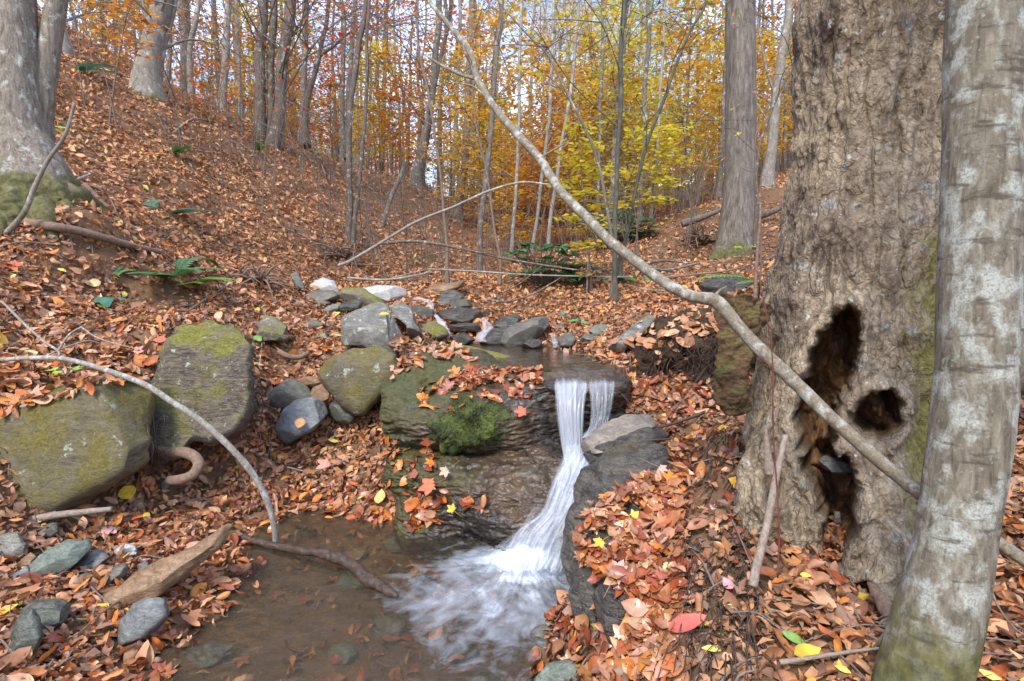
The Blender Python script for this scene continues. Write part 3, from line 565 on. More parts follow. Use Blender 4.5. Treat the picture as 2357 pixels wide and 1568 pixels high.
def sheet(name, rows, mat, nu=50, nv=120, bulge=.03, ripple=.012, dens=None, edge=.12, seed=0):
    """rows: (y_px, xl, xr, z) down the flow; each becomes a 3D cross-section of the moving water"""
    R = curve(np.array(rows, float), nv); u = np.linspace(0, 1, nu)
    V = np.empty((nv, nu, 3)); 
    for i, (y, xl, xr, z) in enumerate(R):
        for_l, for_r = P(xl, y, z), P(xr, y, z)
        V[i] = for_l+(for_r-for_l)*u[:, None]
    V += -FW*(bulge*np.sin(u*math.pi))[None, :, None]+UP*(bulge*.5*np.sin(u*math.pi))[None, :, None]
    q = np.stack(np.broadcast_arrays(u[None, :]*nu*.22, np.linspace(0, 1, nv)[:, None]*2.2, 0*u[None, :]+seed), -1).reshape(-1, 3)
    V += (-FW*.7+UP*.7)*(fbm(q, 3, seed)*ripple*2).reshape(nv, nu, 1)
    d = np.array(dens if dens is not None else [.6]); dd = np.interp(np.linspace(0, 1, nv), np.linspace(0, 1, len(d)), d)
    D = dd[:, None]*1.-.0+np.zeros((nv, nu)); E = sstep(0, edge, u)*sstep(0, edge, 1-u); D = D-(1-E)[None]*1.1
    mb = MB().add(V.reshape(-1, 3), grid_faces(nv, nu), att=D.ravel()); ob = mb.build(name, mat, att='dens', origin=(0, 0, 0))
    uv = np.stack(np.broadcast_arrays(u[None, :], np.linspace(0, 1, nv)[:, None]), -1).reshape(-1, 2); add_uv(ob, uv)
    return tag(ob, kind='structure')
SK1 = silk_mat('falling_water', .85, 9, .7, soft=.62); SK2 = silk_mat('rushing_water', .82, 2.6, 4.6, soft=.55); SK3 = silk_mat('thin_water_film', .35, 12, 1.6)
# smooth film over the lip, curtain, chute
sheet('lip_water', [(828,1245,1360,3.75),(850,1258,1395,3.3),(872,1264,1412,3.0),(890,1270,1418,2.86)], silk_mat('lip_film', .4, 7, .8, (.5,.52,.52)), dens=[.05,.2,.3,.55], bulge=.01, seed=1)
sheet('waterfall', [(874,1266,1352,2.95),(890,1270,1356,2.84),(930,1276,1350,2.76),(1000,1284,1346,2.72),(1060,1294,1346,2.69),(1092,1298,1362,2.66)], SK1, dens=[-.1,.62,.6,.58,.7,.9], seed=2)
sheet('waterfall', [(880,1262,1360,2.93),(893,1266,1362,2.83),(940,1272,1340,2.74),(1010,1284,1338,2.70),(1075,1298,1345,2.67)], SK1, dens=[-.3,.3,.3,.25,.5], seed=22)
sheet('waterfall', [(876,1345,1418,2.95),(890,1348,1420,2.86),(940,1354,1412,2.80),(980,1352,1402,2.77),(1012,1332,1400,2.72)], SK1, dens=[-.2,.48,.36,.38,.5], seed=3)
sheet('waterfall', [(1000,1390,1330,2.60),(1030,1392,1338,2.57),(1065,1395,1335,2.55)], SK3, dens=[.4,.4,.5], seed=8)
sheet('waterfall', [(1030,1288,1402,2.66),(1068,1282,1404,2.60),(1105,1260,1392,2.53),(1150,1246,1372,2.46),(1190,1222,1360,2.41),(1225,1178,1344,2.38),(1265,1148,1328,2.34),(1315,1132,1310,2.29)], SK2, dens=[.4,.95,.8,.68,.58,.52,.55,.7], nu=70, bulge=.05, ripple=.025, edge=.16, seed=4)
sheet('waterfall', [(1050,1290,1390,2.62),(1100,1272,1382,2.52),(1160,1252,1360,2.43),(1230,1205,1330,2.34),(1310,1165,1300,2.24)], SK2, dens=[.3,.65,.5,.4,.6], nu=60, bulge=.05, ripple=.03, edge=.2, seed=5)
sheet('side_trickle', [(1150,1222,1258,2.60),(1180,1214,1252,2.56),(1225,1172,1240,2.5),(1262,1120,1225,2.44)], SK3, dens=[.2,.4,.5,.6], edge=.3, seed=6)
# upper cascades
sheet('upper_cascade', [(684,928,968,min(5.75, G(948.0, 684)[1]-.10)),(690,945,985,min(5.5, G(965.0, 690)[1]-.10)),(697,975,1002,min(5.25, G(988.5, 697)[1]-.10)),(722,990,1003,min(5.15, G(996.5, 722)[1]-.10)),(733,998,1012,min(5.1, G(1005.0, 733)[1]-.10))], SK1, dens=[0.36,0.48,0.44,0.59,0.59], edge=.3, nu=24, nv=60, bulge=.02, seed=10)
sheet('upper_cascade', [(728,998,1008,min(5.1, G(1003.0, 728)[1]-.10)),(745,1002,1030,min(4.95, G(1016.0, 745)[1]-.10)),(762,1005,1040,min(4.8, G(1022.5, 762)[1]-.10)),(770,1010,1045,min(4.75, G(1027.5, 770)[1]-.10))], SK2, dens=[0.66,0.74,0.74,0.51], edge=.3, nu=24, nv=60, bulge=.03, seed=11)
sheet('upper_cascade', [(735,1105,1120,min(5.05, G(1112.5, 735)[1]-.10)),(757,1105,1140,min(4.9, G(1122.5, 757)[1]-.10)),(778,1088,1125,min(4.72, G(1106.5, 778)[1]-.10)),(790,1085,1130,min(4.65, G(1107.5, 790)[1]-.10))], SK2, dens=[0.44,0.55,0.59,0.44], edge=.3, nu=24, nv=60, bulge=.03, seed=12)
sheet('upper_cascade', [(770,1262,1280,min(4.75, G(1271.0, 770)[1]-.10)),(785,1265,1287,min(4.6, G(1276.0, 785)[1]-.10)),(803,1268,1292,min(4.45, G(1280.0, 803)[1]-.10))], SK2, dens=[0.44,0.51,0.51], edge=.3, nu=20, nv=50, bulge=.02, seed=13)
# foam and radial streaks where the fall meets the pool
def foam():
    c = P(1215, 1305, 2.42); c[2] = .0
    nr, na = 90, 260; r = np.linspace(0, 1, nr)**1.15*.98+.0; th = np.linspace(0, 2*math.pi, na, endpoint=False)
    rr = r[:, None]+0*th[None]; tt = th[None]+0*r[:, None]
    X = np.cos(tt); Y = np.sin(tt)
    q = np.stack([X*4+rr*.8, Y*4, rr*3], -1).reshape(-1, 3)
    str_ = fbm(np.stack([X.ravel()*9, Y.ravel()*9, rr.ravel()*1.2], 1), 3, 4).reshape(nr, na)
    z = .006+np.exp(-(rr/.13)**2)*.04+np.exp(-(rr/.24)**2)*(.02+.05*fbm(np.stack([X*rr*22, Y*rr*22, 0*rr], -1).reshape(-1, 3), 3, 6).reshape(nr, na))+.008*str_*np.exp(-rr/.5)
    z = np.maximum(z, .004)
    V = np.stack([c[0]+X*rr*.88, c[1]+Y*rr*.95, z], -1).reshape(-1, 3)
    ang = np.cos(tt-math.radians(-110))                     # spreads toward the camera side
    reach = .40+.16*ang+.08*fbm(np.stack([X*2.2, Y*2.2, 0*X], -1).reshape(-1, 3), 2, 8).reshape(nr, na)
    D = .68-(rr/reach)*.56+.75*np.exp(-(rr/.12)**2)+.10*np.maximum(0, ang)*np.exp(-((rr-.5)/.25)**2)
    D = np.where(D < -.2, -.2, D)
    t = NT('foam_water'); 
    flat = t.n('ShaderNodeVectorMath', {0: t.tc.outputs['Object'], 1: (1, 1, 0)}, operation='MULTIPLY').outputs[0]
    un = t.n('ShaderNodeVectorMath', {0: flat}, operation='NORMALIZE').outputs[0]; ln = t.n('ShaderNodeVectorMath', {0: flat}, operation='LENGTH').outputs['Value']
    vec = t.n('ShaderNodeVectorMath', {0: t.n('ShaderNodeVectorMath', {0: un, 1: (5., 5., 0)}, operation='MULTIPLY').outputs[0], 1: t.n('ShaderNodeCombineXYZ', {2: t.math('MULTIPLY', ln, 4.)}).outputs[0]}, operation='ADD')
    n1 = t.noise(vec.outputs[0], 1., 5, .62, .5); n2 = t.noise(t.mapping(), 8, 5, .6, .8)
    dn = t.n('ShaderNodeAttribute', attribute_name='dens').outputs[2]
    x = t.math('ADD', dn, t.math('ADD', t.math('MULTIPLY', t.math('SUBTRACT', n1, .5), .8), t.math('MULTIPLY', t.math('SUBTRACT', n2, .5), 1.3)))
    al = t.math('MULTIPLY', t.ramp(x, [(.05, 0.), (.5, .30), (1.15, 1.)]), .95)
    tr = t.n('ShaderNodeBsdfTransparent'); df = t.n('ShaderNodeBsdfDiffuse', {'Color': (.80, .86, .95)})
    mx = t.n('ShaderNodeMixShader', {0: al, 1: tr, 2: df}); t.t.links.new(mx.outputs[0], t.out.inputs[0])
    # clip the foam to the open water
    f = grid_faces(nr, na, True); pc = V[f].mean(1); hh = H(pc[:, 0], pc[:, 1]); f = f[hh < .03]
    ob = MB().add(V, f, att=D.ravel()).build('foam', t.m, att='dens', origin=(c[0], c[1], 0))
    tag(ob, kind='structure')
foam()
# ---------- big near trees ----------
def inpoly(px, py, poly):
    p = np.asarray(poly, float); x0, y0 = p[:, 0], p[:, 1]; x1, y1 = np.roll(x0, -1), np.roll(y0, -1)
    ins = np.zeros(len(px), bool); dist = np.full(len(px), 1e9)
    for a, b, c, d in zip(x0, y0, x1, y1):
        if b != d:
            k = ((b > py) != (d > py)) & (px < (c-a)*(py-b)/(d-b)+a); ins ^= k
        t = np.clip(((px-a)*(c-a)+(py-b)*(d-b))/((c-a)**2+(d-b)**2+1e-9), 0, 1)
        dist = np.minimum(dist, np.hypot(px-a-t*(c-a), py-b-t*(d-b)))
    return np.where(ins, dist, -dist)
BK = dict(
 ridged=mat_bark('ridged_bark', (.035,.027,.021), (.15,.125,.1), (.34,.295,.245), 1.5, .12, bump=1., moss=.55, mossh=.6),
 smooth=mat_bark('smooth_grey_bark', (.11,.088,.066), (.225,.19,.15), (.35,.31,.255), 1.5, .4, lichen=.15, moss=.4, mossh=.7, bump=.35),
 lichen=mat_bark('lichen_bark', (.06,.046,.032), (.165,.14,.10), (.29,.26,.195), 3.4, .2, lichen=.46, lcol=(.40,.41,.36), moss=.62, mossh=.36, rings=.75, bump=.8),
 pale=mat_bark('pale_bark', (.15,.125,.10), (.27,.24,.20), (.41,.375,.325), 1.2, .4, lichen=.2, bump=.3),
 brown=mat_bark('brown_bark', (.06,.043,.032), (.135,.1,.075), (.23,.18,.145), 1.4, .3, lichen=.1, bump=.5),
 dark=mat_bark('dark_green_bark', (.035,.034,.024), (.085,.08,.06), (.16,.15,.115), 1.4, .3, bump=.4),
 grey=mat_bark('grey_bark', (.075,.06,.047), (.16,.132,.105), (.26,.225,.185), 1.2, .35, lichen=.15, bump=.4),
 twig=mat_bark('twig_bark', (.08,.055,.04), (.17,.13,.10), (.3,.25,.2), 3, .5, bump=.3),
 redtwig=mat_bark('red_twig_bark', (.08,.02,.02), (.16,.04,.035), (.25,.09,.07), 3, .5, bump=.2),
 branch=mat_bark('pale_lichen_branch_bark', (.09,.068,.045), (.19,.155,.108), (.32,.275,.205), 4, 1., lichen=.38, lcol=(.45,.45,.40), bump=.7),
 white=mat_bark('pale_white_branch_bark', (.13,.105,.08), (.27,.235,.19), (.42,.385,.33), 5, 1., lichen=.4, lcol=(.52,.50,.46), bump=.6),
 drift=mat_bark('driftwood', (.14,.1,.075), (.26,.2,.155), (.4,.33,.27), 3, 1., bump=.5, rough=.7),
 wetwood=mat_bark('wet_wood', (.03,.02,.015), (.07,.045,.033), (.15,.105,.08), 3, 1., bump=.8, rough=.35),
 rootbark=mat_bark('root_bark', (.10,.06,.04), (.2,.13,.09), (.34,.24,.17), 3, 1., bump=.5),
)
def hollow_mat():
    t = NT('weathered_hollow_bark'); m = t.mapping((1, 1, .22)); mo = t.mapping()
    n1 = t.noise(m, 26, 7, .68, .7); n2 = t.noise(mo, 5.5, 6, .6); n3 = t.noise(mo, 75, 5, .7); n4 = t.noise(mo, 13, 5, .65, .5); n5 = t.noise(t.mapping((1, 1, .6)), 3.3, 5, .6)
    c = t.ramp(n1, [(.3, (.155,.108,.068)), (.46, (.32,.245,.16)), (.68, (.50,.40,.28))])
    c = t.mix(t.ramp(n5, [(.46, 0.), (.58, .85)]), c, t.ramp(n4, [(.3, (.085,.058,.042)), (.5, (.18,.13,.095)), (.7, (.3,.23,.175))]))       # patches of old dark bark
    c = t.mix(t.ramp(n4, [(.6, 0.), (.68, .8)]), c, t.ramp(n3, [(.4, (.19,.19,.175)), (.65, (.4,.4,.37))]))                                   # grey lichen crust
    c = t.mix(t.ramp(t.noise(mo, 38, 3), [(.66, 0.), (.7, .8)]), c, (.56,.56,.52))
    c = t.mix(.6, c, t.ramp(n3, [(.28, .48), (.58, 1.15)]), 'MULTIPLY')
    wv = t.n('ShaderNodeVectorMath', {0: t.mapping((1, 1, .42)), 1: t.n('ShaderNodeVectorMath', {0: t.n('ShaderNodeTexNoise', {'Vector': mo, 'Scale': 9., 'Detail': 5.}).outputs['Color'], 1: (.09, .09, .09)}, operation='MULTIPLY').outputs[0]}, operation='ADD').outputs[0]
    vo = t.n('ShaderNodeTexVoronoi', {'Vector': wv, 'Scale': 19.}, feature='DISTANCE_TO_EDGE').outputs['Distance']
    vo2 = t.n('ShaderNodeTexVoronoi', {'Vector': wv, 'Scale': 52.}, feature='DISTANCE_TO_EDGE').outputs['Distance']
    pl = t.ramp(vo, [(.0, .12), (.10, 1.)]); pl2 = t.ramp(vo2, [(.0, .45), (.16, 1.)]); pm = t.mix(1, pl, pl2, 'MULTIPLY')
    c = t.mix(t.ramp(n2, [(.38, .62), (.6, .12)]), c, t.mix(1, c, pm, 'MULTIPLY'))                     # plates of bark split by crisp fissures
    sx = t.n('ShaderNodeSeparateXYZ', {0: t.tc.outputs['Object']})
    mx = t.math('ADD', t.math('MULTIPLY', sx.outputs[0], 2.6), t.math('ADD', t.math('MULTIPLY', sx.outputs[2], -.55), t.math('MULTIPLY', n2, 1.5)))
    mf = t.ramp(mx, [(.26, 0.), (.5, .85)])
    mc = t.ramp(t.noise(mo, 50, 4), [(.3, (.05,.045,.012)), (.55, (.15,.14,.025)), (.8, (.26,.23,.08))])
    c = t.mix(mf, c, mc)
    ca = t.n('ShaderNodeAttribute', attribute_name='cavity').outputs[2]
    cc = t.ramp(t.noise(m, 14, 6, .7, .5), [(.3, (.06,.035,.022)), (.5, (.17,.095,.05)), (.7, (.42,.21,.08))])    # rotten heartwood
    c = t.mix(ca, c, cc)
    t.bsdf(**{'Base Color': c, 'Roughness': .88, 'Specular IOR Level': .2, 'Normal': t.bump(t.math('ADD', t.math('ADD', t.math('MULTIPLY', pm, .35), n4), t.math('MULTIPLY', n3, .6)), .75, .025)})
    return t.m
def hollow_tree():
    Zt = 2.0
    prof = [(-5600,2100,60),(-2500,2055,125),(-900,2025,160),(-300,2013,172),(0,2006,173),(160,1999,172),(321,1986,161),(481,1974,163),(625,1974,182),(760,1970,196),(870,1962,200),(1000,1955,202),(1150,1960,205),(1400,1972,215),(1600,1978,225)]
    py = np.array([p[0] for p in prof], float); cx = np.array([p[1] for p in prof], float); hw = np.array([p[2] for p in prof], float)
    ys = np.concatenate([np.linspace(-5600, -150, 60)[:-1], np.linspace(-150, 1600, 470)]); nt_ = 420
    def sp(v): 
        q = np.interp(ys, py, v); k = np.ones(9)/9; return np.convolve(np.pad(q, 4, 'edge'), k, 'valid')
    CX, HW = sp(cx), sp(hw)
    ax = np.array([P(x, y, Zt) for x, y in zip(CX, ys)]); R = HW/F*Zt
    ax[:, 1] = 2.0                              # stand the axis upright in depth
    th = np.arange(nt_)/nt_*2*math.pi
    dirs = np.stack([np.cos(th), np.sin(th), 0*th], 1)
    hgt = ax[:, 2]
    V = np.empty((len(ys), nt_, 3)); base = sstep(1.15, .35, hgt)
    fl = np.zeros((len(ys), nt_))
    for a0, wd, am in [(-105, 26, .42), (-152, 16, .34), (-55, 20, .26), (180, 22, .1), (20, 25, .22), (100, 30, .25), (-125, 9, -.12)]:
        dth = (np.degrees(th)-a0+180) % 360-180
        fl += am*np.exp(-(dth/wd)**2)[None]*(base**1.7)[:, None]
    but = 1+.07*np.cos(3*th+.6)[None]*sstep(2.4, .7, hgt)[:, None]+.05*np.cos(5*th)[None]
    rr = R[:, None]*but+fl*.62
    V = ax[:, None]+dirs[None]*rr[:, :, None]
    q = V.reshape(-1, 3); nh = q*np.array([1, 1, .25])
    d = fbm(nh*16, 4, 21)*.014+np.abs(fbm(q*np.array([15, 15, 8.]), 4, 25))*.022+fbm(q*45, 3, 29)*.006+fbm(q*3.2, 3, 31)*.045-np.exp(-(fbm(nh*np.array([9, 9, 6.]), 3, 35)/.05)**2)*.014
    sx, sy, sz = proj(q); facing = (np.repeat(dirs[None], len(ys), 0).reshape(-1, 3)@FW) < .15
    wob = fbm(np.stack([sx/55, sy/55, 0*sx], 1), 4, 40)*26+fbm(np.stack([sx/14, sy/14, 0*sx], 1), 2, 44)*7
    rag = fbm(np.stack([sx/7, sy/10, 0*sx], 1), 3, 47)*3.5
    cav = np.zeros(len(q)); dep = np.zeros(len(q)); rim = np.zeros(len(q))
    holes = [(Z8([(846,188),(868,176),(890,190),(905,255),(898,330),(885,420),(858,490),(820,560),(808,620),(812,700),(800,760),(735,770),(695,700),(678,600),(690,530),(712,470),(735,360),(765,290),(800,235)]), .36),
             (Z8([(945,505),(1000,500),(1050,535),(1045,620),(1000,670),(970,695),(910,665),(872,590),(905,540)]), .24),
             (Z8([(700,735),(780,720),(860,735),(888,800),(885,900),(884,1000),(868,1060),(835,1130),(790,1110),(765,1050),(772,960),(745,850),(708,790)]), .34),
             (Z8([(770,1255),(870,1235),(930,1192),(985,1270),(1000,1340),(985,1420),(880,1420),(790,1330)]), .3),
             (Z8([(560,640),(600,650),(640,720),(640,800),(625,900),(640,1010),(690,1120),(680,1160),(600,1160),(560,1010),(540,800)]), .07),
             (Z8([(966,430),(990,425),(985,470),(970,480)]), .08)]
    for poly, dp in holes:
        s = inpoly(sx, sy, poly)+wob*(.75 if dp > .1 else .4)+rag*(dp > .1)+(5 if dp > .1 else 0); s = np.where(facing, s, -99)
        k = sstep(0, 16 if dp > .1 else 30, s); dep = np.maximum(dep, k*dp); cav = np.maximum(cav, sstep(2, 15, s)*(1 if dp > .1 else .45)); rim = np.maximum(rim, np.exp(-((s+11)/14)**2)*(dp > .1))
    d = d*(1-.6*cav)+.030*rim
    dd = np.repeat(dirs[None], len(ys), 0).reshape(-1, 3)
    r_now = rr.ravel()+d
    A0 = np.repeat(ax[:, None], nt_, 1).reshape(-1, 3); V = A0+dd*r_now[:, None]
    dr = V-CAM; dr[:, 2] *= .6; dr /= np.linalg.norm(dr, axis=1)[:, None]
    o_ = (V-A0)[:, :2]; d2 = dr[:, :2]; Rr = np.repeat(R, nt_)-.045; aa = (d2*d2).sum(1); bb = (o_*d2).sum(1); cc_ = (o_*o_).sum(1)-Rr**2
    far_ = (-bb+np.sqrt(np.maximum(bb*bb-aa*cc_, 0)))/aa
    V = V+dr*np.clip(np.minimum(dep-cav*np.abs(fbm(q*np.array([10, 10, 5]), 4, 50))*.3, far_), 0, 1)[:, None]
    tr = empty('hollow_tree', (ax[-1][0], 2.0, .4))
    tag(tr, 'massive old tree with a tall dark hollow and a smaller hole low in its trunk', 'tree')
    f = grid_faces(len(ys), nt_, True)[:, ::-1]
    MB().add(V, [f], att=cav).build('trunk', hollow_mat(), parent=tr, att='cavity', origin=(ax[-1][0], 2.0, .4)); solid(V, f)
    # mossy root stub on the left
    st = [P(x, y, z) for x, y, z in [(1712,700,1.95),(1700,760,1.93),(1690,840,1.92),(1688,910,1.92),(1694,955,1.93)]]
    v, fs = tube(curve(st, 100), np.interp(np.linspace(0, 1, 100), [0, .2, .5, .8, .95, 1], [.085, .066, .056, .056, .045, .015]), 90, .0, 3)
    n = 9000; g = v[:n]; g = g+(g-np.repeat(curve(st, 100), 90, 0))*(fbm(g*14, 4, 3)*.5+fbm(g*50, 3, 5)*.22)[:, None]; v = np.vstack([g, v[n:]])
    MB().add(v, fs).build('root_stub', MR['stub'], parent=tr, origin=P(1694, 960, 1.93))
    # exposed roots
    for rt in [[(2000,1340,1.56),(2040,1400,1.46),(2070,1480,1.38)]]:
        c = curve([P(*a) for a in rt], 40); v, fs = tube(c, .02*np.sin(np.linspace(.15, 3.0, 40))**.7, 14, .4, 7)
        MB().add(v, fs).build('root', BK['rootbark'], parent=tr)
    mb = MB()                                                     # hair roots washed out of the bank
    for i in range(420):
        k = RS.rand(); x0 = 1668+RS.randn()*26+75*k; y0 = 965+RS.rand()*330; z0 = 2.2-(y0-965)/330*.62+RS.randn()*.04
        a = G(x0, y0)[0]-FW*.02+np.array([RS.randn()*.03, RS.randn()*.03, .01]); L = .08+RS.rand()*.16
        path = [a, a+np.array([RS.randn()*.03-.01, -.02, -L*.5]), a+np.array([RS.randn()*.05-.03, -.05, -L])]
        v, fs = tube(curve(path, 8), np.linspace(.002, .0007, 8)*(1+RS.rand()), 4, cap=False); mb.add(v, fs)
    for i in range(150):
        x0 = 1560+RS.rand()*190; y0 = 1240+RS.rand()*300; a = G(x0, y0)[0]+np.array([0, 0, .01]); L = .06+RS.rand()*.12; an = RS.randn()*.5-1.9
        path = [a, a+np.array([math.cos(an)*L*.5, math.sin(an)*L*.5, .015+RS.randn()*.01]), a+np.array([math.cos(an)*L, math.sin(an)*L, -.04])]
        v, fs = tube(curve(path, 8), np.linspace(.0016, .0006, 8)*(1+RS.rand()), 4, cap=False); mb.add(v, fs)
    tag(mb.build('hair_roots', BK['wetwood'], parent=tr), kind='stuff')
hollow_tree()
def pix_tube(spec, n=60, seg=16, lump=.05, seed=0, wob=0):
    """spec rows (px, py, z, width_px)"""
    s = curve(np.array(spec, float), n); p = np.array([P(*a[:3]) for a in s]); r = s[:, 3]/2/F*s[:, 2]
    if wob: p = p+np.stack([fbm(p*2.5+k*9, 2, seed+k) for k in range(3)], 1)*wob
    return tube(p, r, seg, lump, seed)
# foreground lichen tree
v, fs = pix_tube([(2112,1700,1.1,227),(2122,1568,1.1,185),(2160,1420,1.1,174),(2188,1290,1.1,161),(2214,1130,1.1,157),(2238,964,1.1,159),(2252,700,1.1,159),(2258,450,1.1,154),(2263,200,1.1,151),(2268,0,1.1,151),(2290,-700,1.1,142),(2330,-2600,1.1,113),(2380,-5200,1.1,57)], 260, 110, .05, 4)
q = v; v = v+0
tr = empty('lichen_tree', G(2122, 1568)[0]); tag(tr, 'slender grey tree blotched with white lichen, nearest to the camera at the right', 'tree')
MB().add(v, fs).build('trunk', BK['lichen'], parent=tr, origin=P(2150, 1568, 1.1)); solid(v, fs[0])
# bent pale sapling lying across the view
def limb(name, label, specs, mat, cat='branch', main='stem', seg=14, lump=.12, group=None):
    if len(specs) == 1:
        v, fs = pix_tube(specs[0], 90, seg, lump, len(RK)); ob = MB().add(v, fs).build(name, BK[mat]); return tag(ob, label, cat, group)
    mbs = [pix_tube(s, 90 if i == 0 else 40, seg if i == 0 else 7, lump, i) for i, s in enumerate(specs)]
    v0 = mbs[0][0]; o = empty(name, np.array([v0[:, 0].mean(), v0[:, 1].mean(), v0[:, 2].min()])); tag(o, label, cat, group)
    MB().add(*mbs[0]).build(main, BK[mat], parent=o)
    for m in mbs[1:]: MB().add(*m).build('twig', BK[mat], parent=o)
    return o
limb('bent_sapling', 'long pale arching sapling leaning from the top centre across to the right edge', [
 [(960,-40,3.3,8.2),(985,0,3.25,9.6),(1035,60,3.15,11.6),(1080,115,3.0,14.3),(1098,180,2.9,15.6),(1130,235,2.75,16.4),(1165,280,2.65,17.7),(1205,325,2.5,19.0),(1245,370,2.4,20.4),(1290,440,2.25,21.1),(1345,495,2.15,22.4),(1400,552,2.0,23.2),(1460,600,1.9,24.5),(1530,650,1.78,25.9),(1590,682,1.7,25.9),(1640,690,1.66,30.0),(1668,712,1.64,31.3),(1700,752,1.61,28.6),(1745,800,1.57,30.0),(1800,852,1.52,31.3),(1850,900,1.48,30.6),(1920,968,1.42,30.0),(2000,1040,1.37,30.0),(2070,1100,1.33,29.3),(2135,1150,1.3,28.6),(2220,1200,1.27,28.6),(2300,1250,1.24,28.6),(2400,1320,1.2,28.6)],
 [(1098,182,2.9,8.8),(1060,172,2.95,7.5),(1020,152,3.0,6.2),(985,132,3.05,4.0)], [(1060,172,2.95,3.4),(1085,140,2.9,2.8),(1040,75,2.9,2.0)], [(1240,366,2.4,6.8),(1270,348,2.45,4.8),(1310,325,2.5,2.8)], [(1125,228,2.75,4.8),(1160,226,2.8,3.4),(1215,215,2.85,2.8)],
 [(1475,608,1.88,8.8),(1530,622,1.95,6.2),(1610,606,2.1,5.4)], [(1640,690,1.66,9.6),(1655,670,1.68,6.2),(1672,660,1.7,2.8)], [(1130,236,2.76,5.4),(1090,200,2.8,4.0),(1040,190,2.85,2.8)], [(1560,668,1.74,5.4),(1500,668,1.8,3.4),(1440,655,1.85,2.0)]], 'branch', 'sapling', 'stem', 20)
limb('bent_branch', 'thin pale branch arching from the left edge over the boulders down into the pool', [
 [(-60,826,2.5,8.7),(0,828,2.5,9.4),(80,824,2.48,10.8),(150,827,2.46,11.4),(230,848,2.46,12.0),(330,884,2.47,13.4),(400,928,2.48,13.4),(460,968,2.5,14.1),(520,1020,2.52,14.8),(570,1075,2.55,14.8),(605,1130,2.58,14.8),(625,1185,2.6,14.1),(634,1240,2.62,12.7),(632,1285,2.66,9.4)],
 [(135,826,2.46,5.3),(133,808,2.46,5.3),(100,785,2.48,6.0),(50,740,2.5,6.0),(10,700,2.52,5.3),(-10,690,2.52,4.0)], [(133,808,2.46,5.3),(160,770,2.5,4.7),(190,752,2.52,4.0)], [(100,822,2.47,4.0),(150,800,2.5,3.4),(200,785,2.55,3.4),(230,790,2.58,2.0)], [(185,752,2.52,3.4),(230,780,2.5,2.7),(320,805,2.5,2.0)]], 'white', 'branch', 'stem')
# left twin tree with mossy foot
def foot_tree(name, label, stems, flare, bz, mat, roots=(), cat='tree', crown=None):
    o = empty(name, G(*bz)[0]); tag(o, label, cat); org = G(*bz)[0]
    for i, s in enumerate(stems):
        v, fs = pix_tube(s, 200, 110, .05, i+3)
        if flare:
            n = 200*110; g = v[:n].reshape(200, 110, 3); c_ = g.mean(1, keepdims=True); th = np.arange(110)/110*2*math.pi; k = sstep(c_[:, 0, 2].min()+1.0, c_[:, 0, 2].min()+.15, c_[:, 0, 2])
            fl = .07*np.cos(7*th+1.2*np.sin(2*th))+.03*np.cos(13*th+1.); g = c_+(g-c_)*(1+k[:, None]*fl[None])[:, :, None]; q = g.reshape(-1, 3)
            g = g+(g-c_)*((fbm(q*7, 4, 70)*.13+fbm(q*24, 3, 71)*.08).reshape(200, 110, 1)*(.25+k[:, None, None])); v = np.vstack([g.reshape(-1, 3), v[n:]])
        MB().add(v, fs).build('trunk', BK[mat], parent=o, origin=org)
        solid(v, fs[0])
    for i, s in enumerate(roots):
        s = [(x, y, z if z else G(x, y)[1]+.0, w_) for x, y, z, w_ in s]; v, fs = pix_tube(s, 50, 20, .35, i+13); MB().add(v, fs).build('root', BK[mat], parent=o, origin=org)
    return o
BK['mossfoot'] = mat_bark('mossy_foot_bark', (.065,.05,.035), (.215,.175,.13), (.37,.315,.245), 2.2, .2, lichen=.12, moss=.78, mossh=.62, bump=1.)
foot_tree('twin_tree', 'twin stemmed grey tree with a moss covered flaring foot at the left edge', [
 [(92,640,4.1,290),(90,590,4.1,275),(86,540,4.1,255),(78,485,4.1,225),(64,420,4.1,185),(50,360,4.1,152),(36,300,4.1,122),(34,200,4.1,102),(30,100,4.1,95),(27,0,4.1,92),(20,-400,4.1,88),(60,-1500,4.1,70),(90,-3000,4.1,20)],
 [(70,420,4.2,110),(78,340,4.2,76),(92,250,4.2,54),(107,150,4.2,47),(123,50,4.2,43),(131,0,4.2,42),(180,-300,4.2,40),(300,-1100,4.2,26),(380,-2000,4.2,8)]], True, (60, 500), 'mossfoot',
    roots=[[(110,420,4.4,50),(175,452,4.12,50),(225,485,None,34),(262,520,None,16)], [(80,430,4.3,70),(100,490,3.85,60),(118,530,None,40),(130,560,None,14)], [(20,440,4.2,70),(0,500,3.8,54),(-10,560,None,20)], [(140,440,4.4,50),(215,470,None,30),(275,492,None,10)]])
foot_tree('ridged_tree', 'tall straight tree with finely ridged bark between the mound and the hollow tree', [
 [(1690,680,7.0,175),(1690,640,7.0,150),(1691,600,7.0,112),(1694,560,7.0,90),(1700,480,7.0,76),(1704,380,7.0,69),(1705,200,7.0,66),(1704,0,7.0,66),(1704,-600,7.0,60),(1710,-2600,7.0,20)]], None, (1690, 606), 'ridged', roots=[[(1660,585,6.9,40),(1640,605,6.8,30),(1615,622,6.7,16)], [(1720,590,6.9,36),(1740,605,6.8,20)]])
